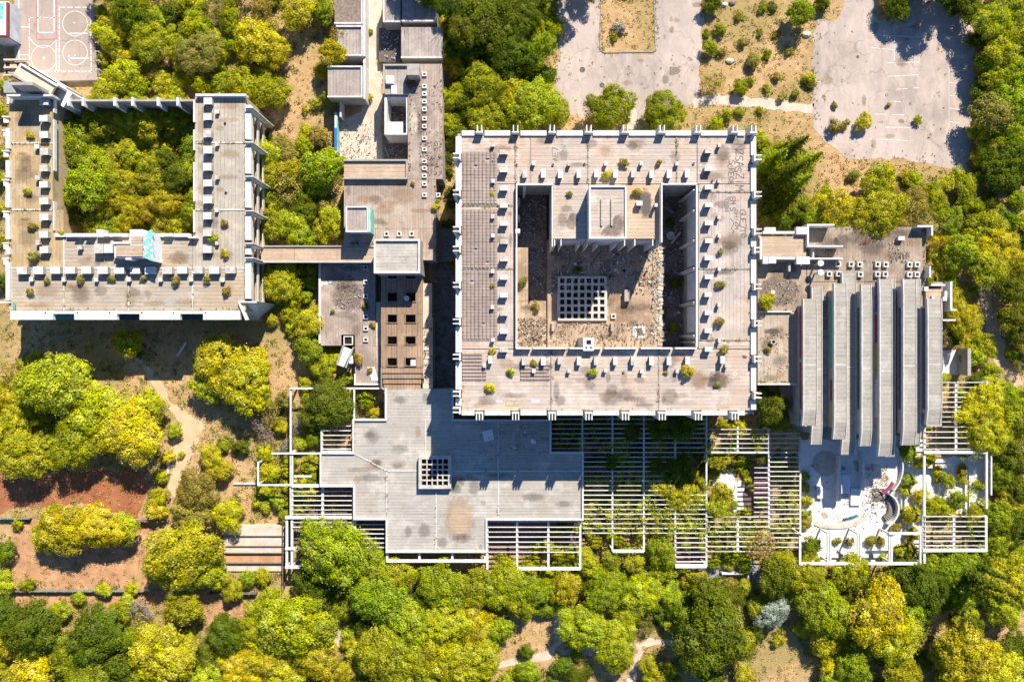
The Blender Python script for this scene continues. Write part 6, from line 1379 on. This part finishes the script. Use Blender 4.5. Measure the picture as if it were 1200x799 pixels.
# shrubs rooted in the roofs
ROOFP = [(37,265,6,'O',10),(39,301,7,'O',10),(33,225,5,'N',10),(36,342,5,'O',10),(55,329,4,'O',10),(95,327,5.5,'O',10),(131,327,5,'O',10),(168,327,4.5,'O',10),(206,329,5.5,'O',10),(243,327,5,'O',10),(265,341,6,'O',10),(263,262,5,'O',10),(263,297,6,'Y',10),(249,279,7,'Y',10),(72,273,4,'L',10),(36,158,5,'N',10),
 (731,190,6,'O',17),(772.5,191,4,'O',17),(711,206,6,'N',17),(747,226,6,'O',17),(667,227,4,'O',17),(844,295,4,'O',17),(844,334,6,'O',17),(843,377,6,'O',17),(848,410,6,'O',17),(577,412,5,'Y',17),(598.5,436,5,'Y',17),(574,454,6.5,'Y',17),(694,436,6,'Y',17),(625.5,425,4.5,'O',17),(807,434,8.5,'N',17),(841,451,4,'O',17),(577,227,3.2,'N',17),(577,335,3,'O',17),(780,437,3,'O',17),
 (613,330,6,'O',9),(628,358,6,'O',9),(792,331,8,'D',6.6),(789,383,7,'G',6.6),(778,366,5,'O',6.6),(676,316,5,'D',9),(785,262,6,'D',6.6),(899,353,10,'Y',8.4),(900,410,4.5,'O',8.3),(1090,329,5,'G',8.4),
 (428,359,4.5,'O',3.2),(420,421,7,'O',3.2),(433,434,4,'O',3.2),(510,243,5,'Y',6),(484,215,3,'O',6),(513,236,3,'G',6),(437,381,4,'O',3.2),(390,365,3,'O',3.2)]
def rz(z): return {10:'on the U-shaped roof',17:'on the square roof',9:'in the inner court rubble',6.6:'in the sunken court slot',8.4:'on the ribbed hall deck',8.3:'on the ribbed hall deck',3.2:'on the small annex roof',6:'on the brown skylight roof'}[z]
for x,y,r,k,z in ROOFP: plant(x,y,r,k,z,'shrub' if r<8 else 'small',rz(z))
label_plants()
# ---------------------------------------------------------------- undergrowth and grass (uncountable)
BB=[(min(p[0] for p in q),max(p[0] for p in q),min(p[1] for p in q),max(p[1] for p in q),q) for q in NOGROW]
def blocked(x,y):
    return any(a<=x<=b and c<=y<=d and inside(x,y,q) for a,b,c,d,q in BB)
def scatter_stuff(name,label,cat,pts,rc,per,leaf,col,seed,flat=.55):
    rng=np.random.default_rng(seed); P,N,T=[],[],[]
    for (x,y) in pts:
        s=rc*(.5+.9*rng.random()); m=int(per*(s/rc)); d=sph(rng,m); d[:,2]=np.abs(d[:,2])
        P.append(np.array([x,y,.05])+d*np.array([s,s,s*flat])*(.5+.5*rng.random(m))[:,None]); nn=d+rng.normal(size=(m,3))*.5; N.append(nn/np.linalg.norm(nn,axis=1)[:,None]); ct=rng.random(3); T.append(np.clip(ct*.6+rng.random((m,3))*.4,0,1))
    P=np.concatenate(P);N=np.concatenate(N);T=np.concatenate(T)
    o=bpy.data.objects.new(name,leaf_cloud(name,P,N,np.full(len(P),leaf),T,rng)); C.objects.link(o); o.color=(*col,1); o['kind']='stuff'; tag(o,label,cat); return o
rnd=random.Random(21); A_,B_,D_=[],[],[]
BS=[(min(p[0] for p in q),max(p[0] for p in q),min(p[1] for p in q),max(p[1] for p in q),q) for q in SOFT]
for pl,ks,r0,r1,n in FILL+[([(200,500),(335,470),(335,610),(200,612)],'',0,0,0),([(300,20),(400,20),(405,300),(300,300)],'',0,0,0),([(-10,380),(215,395),(220,560),(-10,560)],'',0,0,0)]:
    pw_=[W(*p) for p in pl]; xs_=[p[0] for p in pw_]; ys_=[p[1] for p in pw_]; ar=(max(xs_)-min(xs_))*(max(ys_)-min(ys_))
    for _ in range(int(ar*.24)):
        x,y=rnd.uniform(min(xs_),max(xs_)),rnd.uniform(min(ys_),max(ys_))
        if inside(x,y,pw_) and not blocked(x,y) and not any(a<=x<=b and c<=y<=d and inside(x,y,q) for a,b,c,d,q in BS): (A_ if rnd.random()<.4 else B_ if rnd.random()<.6 else D_).append((x,y))
for X,Y,R in FOOT:
    for i in range(int(4+R*3.2)):
        a=rnd.uniform(0,6.283); d=R*math.sqrt(rnd.random())*1.5; x,y=X+d*math.cos(a),Y+d*math.sin(a)
        if abs(x)<104 and abs(y)<70 and not blocked(x,y) and (rnd.random()<.25 or not any(inside(x,y,q) for q in SOFT)): (A_ if rnd.random()<.5 else B_ if rnd.random()<.6 else D_).append((x,y))
scatter_stuff('undergrowth','low green undergrowth filling the gaps between the trees','undergrowth',A_,.75,26,.26,(.17,.25,.016),1)
scatter_stuff('undergrowth','low yellow-green undergrowth filling the gaps between the trees','undergrowth',B_,.7,26,.26,(.40,.38,.018),2)
scatter_stuff('undergrowth','low olive-brown dry undergrowth among the trees','undergrowth',D_,.6,22,.24,(.38,.28,.09),3)
G_=[]
for _ in range(26000):
    x,y=rnd.uniform(-104,104),rnd.uniform(-69,69)
    if not blocked(x,y): G_.append((x,y))
n_=len(G_)
scatter_stuff('dry_grass','tufts of dry straw-coloured grass over the open ground','grass',G_[:int(n_*.5)],.40,9,.24,(.70,.49,.24),4,.3)
scatter_stuff('dry_grass','tufts of olive-brown weeds over the open ground','grass',G_[int(n_*.5):int(n_*.82)],.45,9,.24,(.47,.36,.12),6,.35)
scatter_stuff('weeds','small green weed tufts over the open ground','grass',G_[int(n_*.82):],.42,10,.22,(.30,.33,.03),5,.4)
# weeds in the cracks of the asphalt and along the roof joints
w_=[]
for _ in range(260):
    x,y=rnd.choice(((rnd.uniform(955,1138),rnd.uniform(25,186)),(rnd.uniform(654,820),rnd.uniform(60,130)),(rnd.gauss(956,5),rnd.uniform(25,150)),(rnd.uniform(955,1135),rnd.gauss(186,5)),(rnd.gauss(704,2),rnd.uniform(0,60)),(rnd.gauss(768,2),rnd.uniform(0,60)))); w_.append(W(x,y))
scatter_stuff('weeds','tiny weeds growing from cracks and edges of the asphalt','weeds',w_,.3,9,.18,(.34,.30,.06),8,.4)
vines=[W(rnd.gauss(790,22),rnd.gauss(588,20),4.2) for _ in range(95)]+[W(rnd.uniform(650,935),rnd.choice((rnd.gauss(615,14),rnd.gauss(520,10))),4.2) for _ in range(90)]+[W(rnd.gauss(1140,8),rnd.uniform(450,645),4.2) for _ in range(35)]
vines=[v for v in vines if 644<v[0]*800/(H-4.2)+600<1160]
vo=scatter_stuff('climbing_plants','leafy climbers spreading over the slats of the pergolas','climber',vines,.75,30,.26,(.44,.47,.015),9,.5); vo.location.z=4.15
def roof_weeds(parent,lines_,z,n,seed,cat_col):
    rr_=random.Random(seed); rng=np.random.default_rng(seed); P,N,T=[],[],[]
    for _ in range(n):
        x0,y0,x1,y1=rr_.choice(lines_); t=rr_.random(); X,Y=W(x0+(x1-x0)*t+rr_.gauss(0,.5),y0+(y1-y0)*t+rr_.gauss(0,.5),z); s=.12+.32*rr_.random()**3; m=6+int(s*20)
        d=sph(rng,m); d[:,2]=np.abs(d[:,2]); P.append(np.array([X,Y,z+.03])+d*s); N.append(d); T.append(rng.random((m,3)))
    P=np.concatenate(P)-np.array(WL[parent.name]); me=leaf_cloud('roof_weeds',P,np.concatenate(N),np.full(len(P),.17),np.concatenate(T),rng); o=bpy.data.objects.new('roof_weeds',me); C.objects.link(o); o.parent=parent; o.color=(*cat_col,1); o['kind']='stuff'
roof_weeds(main,[(541,241,603,241),(541,315,603,315),(646,410,646,480),(772,410,772,480),(604,160,604,214),(689,160,689,214),(793,160,793,214),(819,225,880,225),(819,315,880,315),(819,398,880,398),(542,480,878,480),(542,160,542,480),(879,160,879,480),(600,410,820,410),(541,160,878,160)],17,230,51,(.34,.28,.06))
roof_weeds(ub,[(11,168,62,168),(11,246,62,246),(229,167,287,167),(229,246,287,246),(12,321,287,321),(75,320,75,362),(151,330,151,362),(226,320,226,362),(56,120,56,300),(12,120,12,360),(249,120,249,300),(12,362,280,362)],10,230,52,(.36,.28,.06))
roof_weeds(lb,[(417,532,452,551),(453,553,453,600),(530,551,682,551),(511,574,511,645),(584,494,584,608),(454,645,568,645),(415,494,415,530)],5,70,53,(.34,.3,.06))
roof_weeds(tb,[(404,212,510,212),(405,285,438,285),(510,215,510,300),(480,78,480,205),(517,90,517,205)],6,120,54,(.33,.3,.06))
roof_weeds(hall,[(950,306,1083,306),(889,364,927,364),(1083,268,1083,330),(950,268,1083,268),(889,447,927,447)],8.4,110,55,(.33,.3,.06))
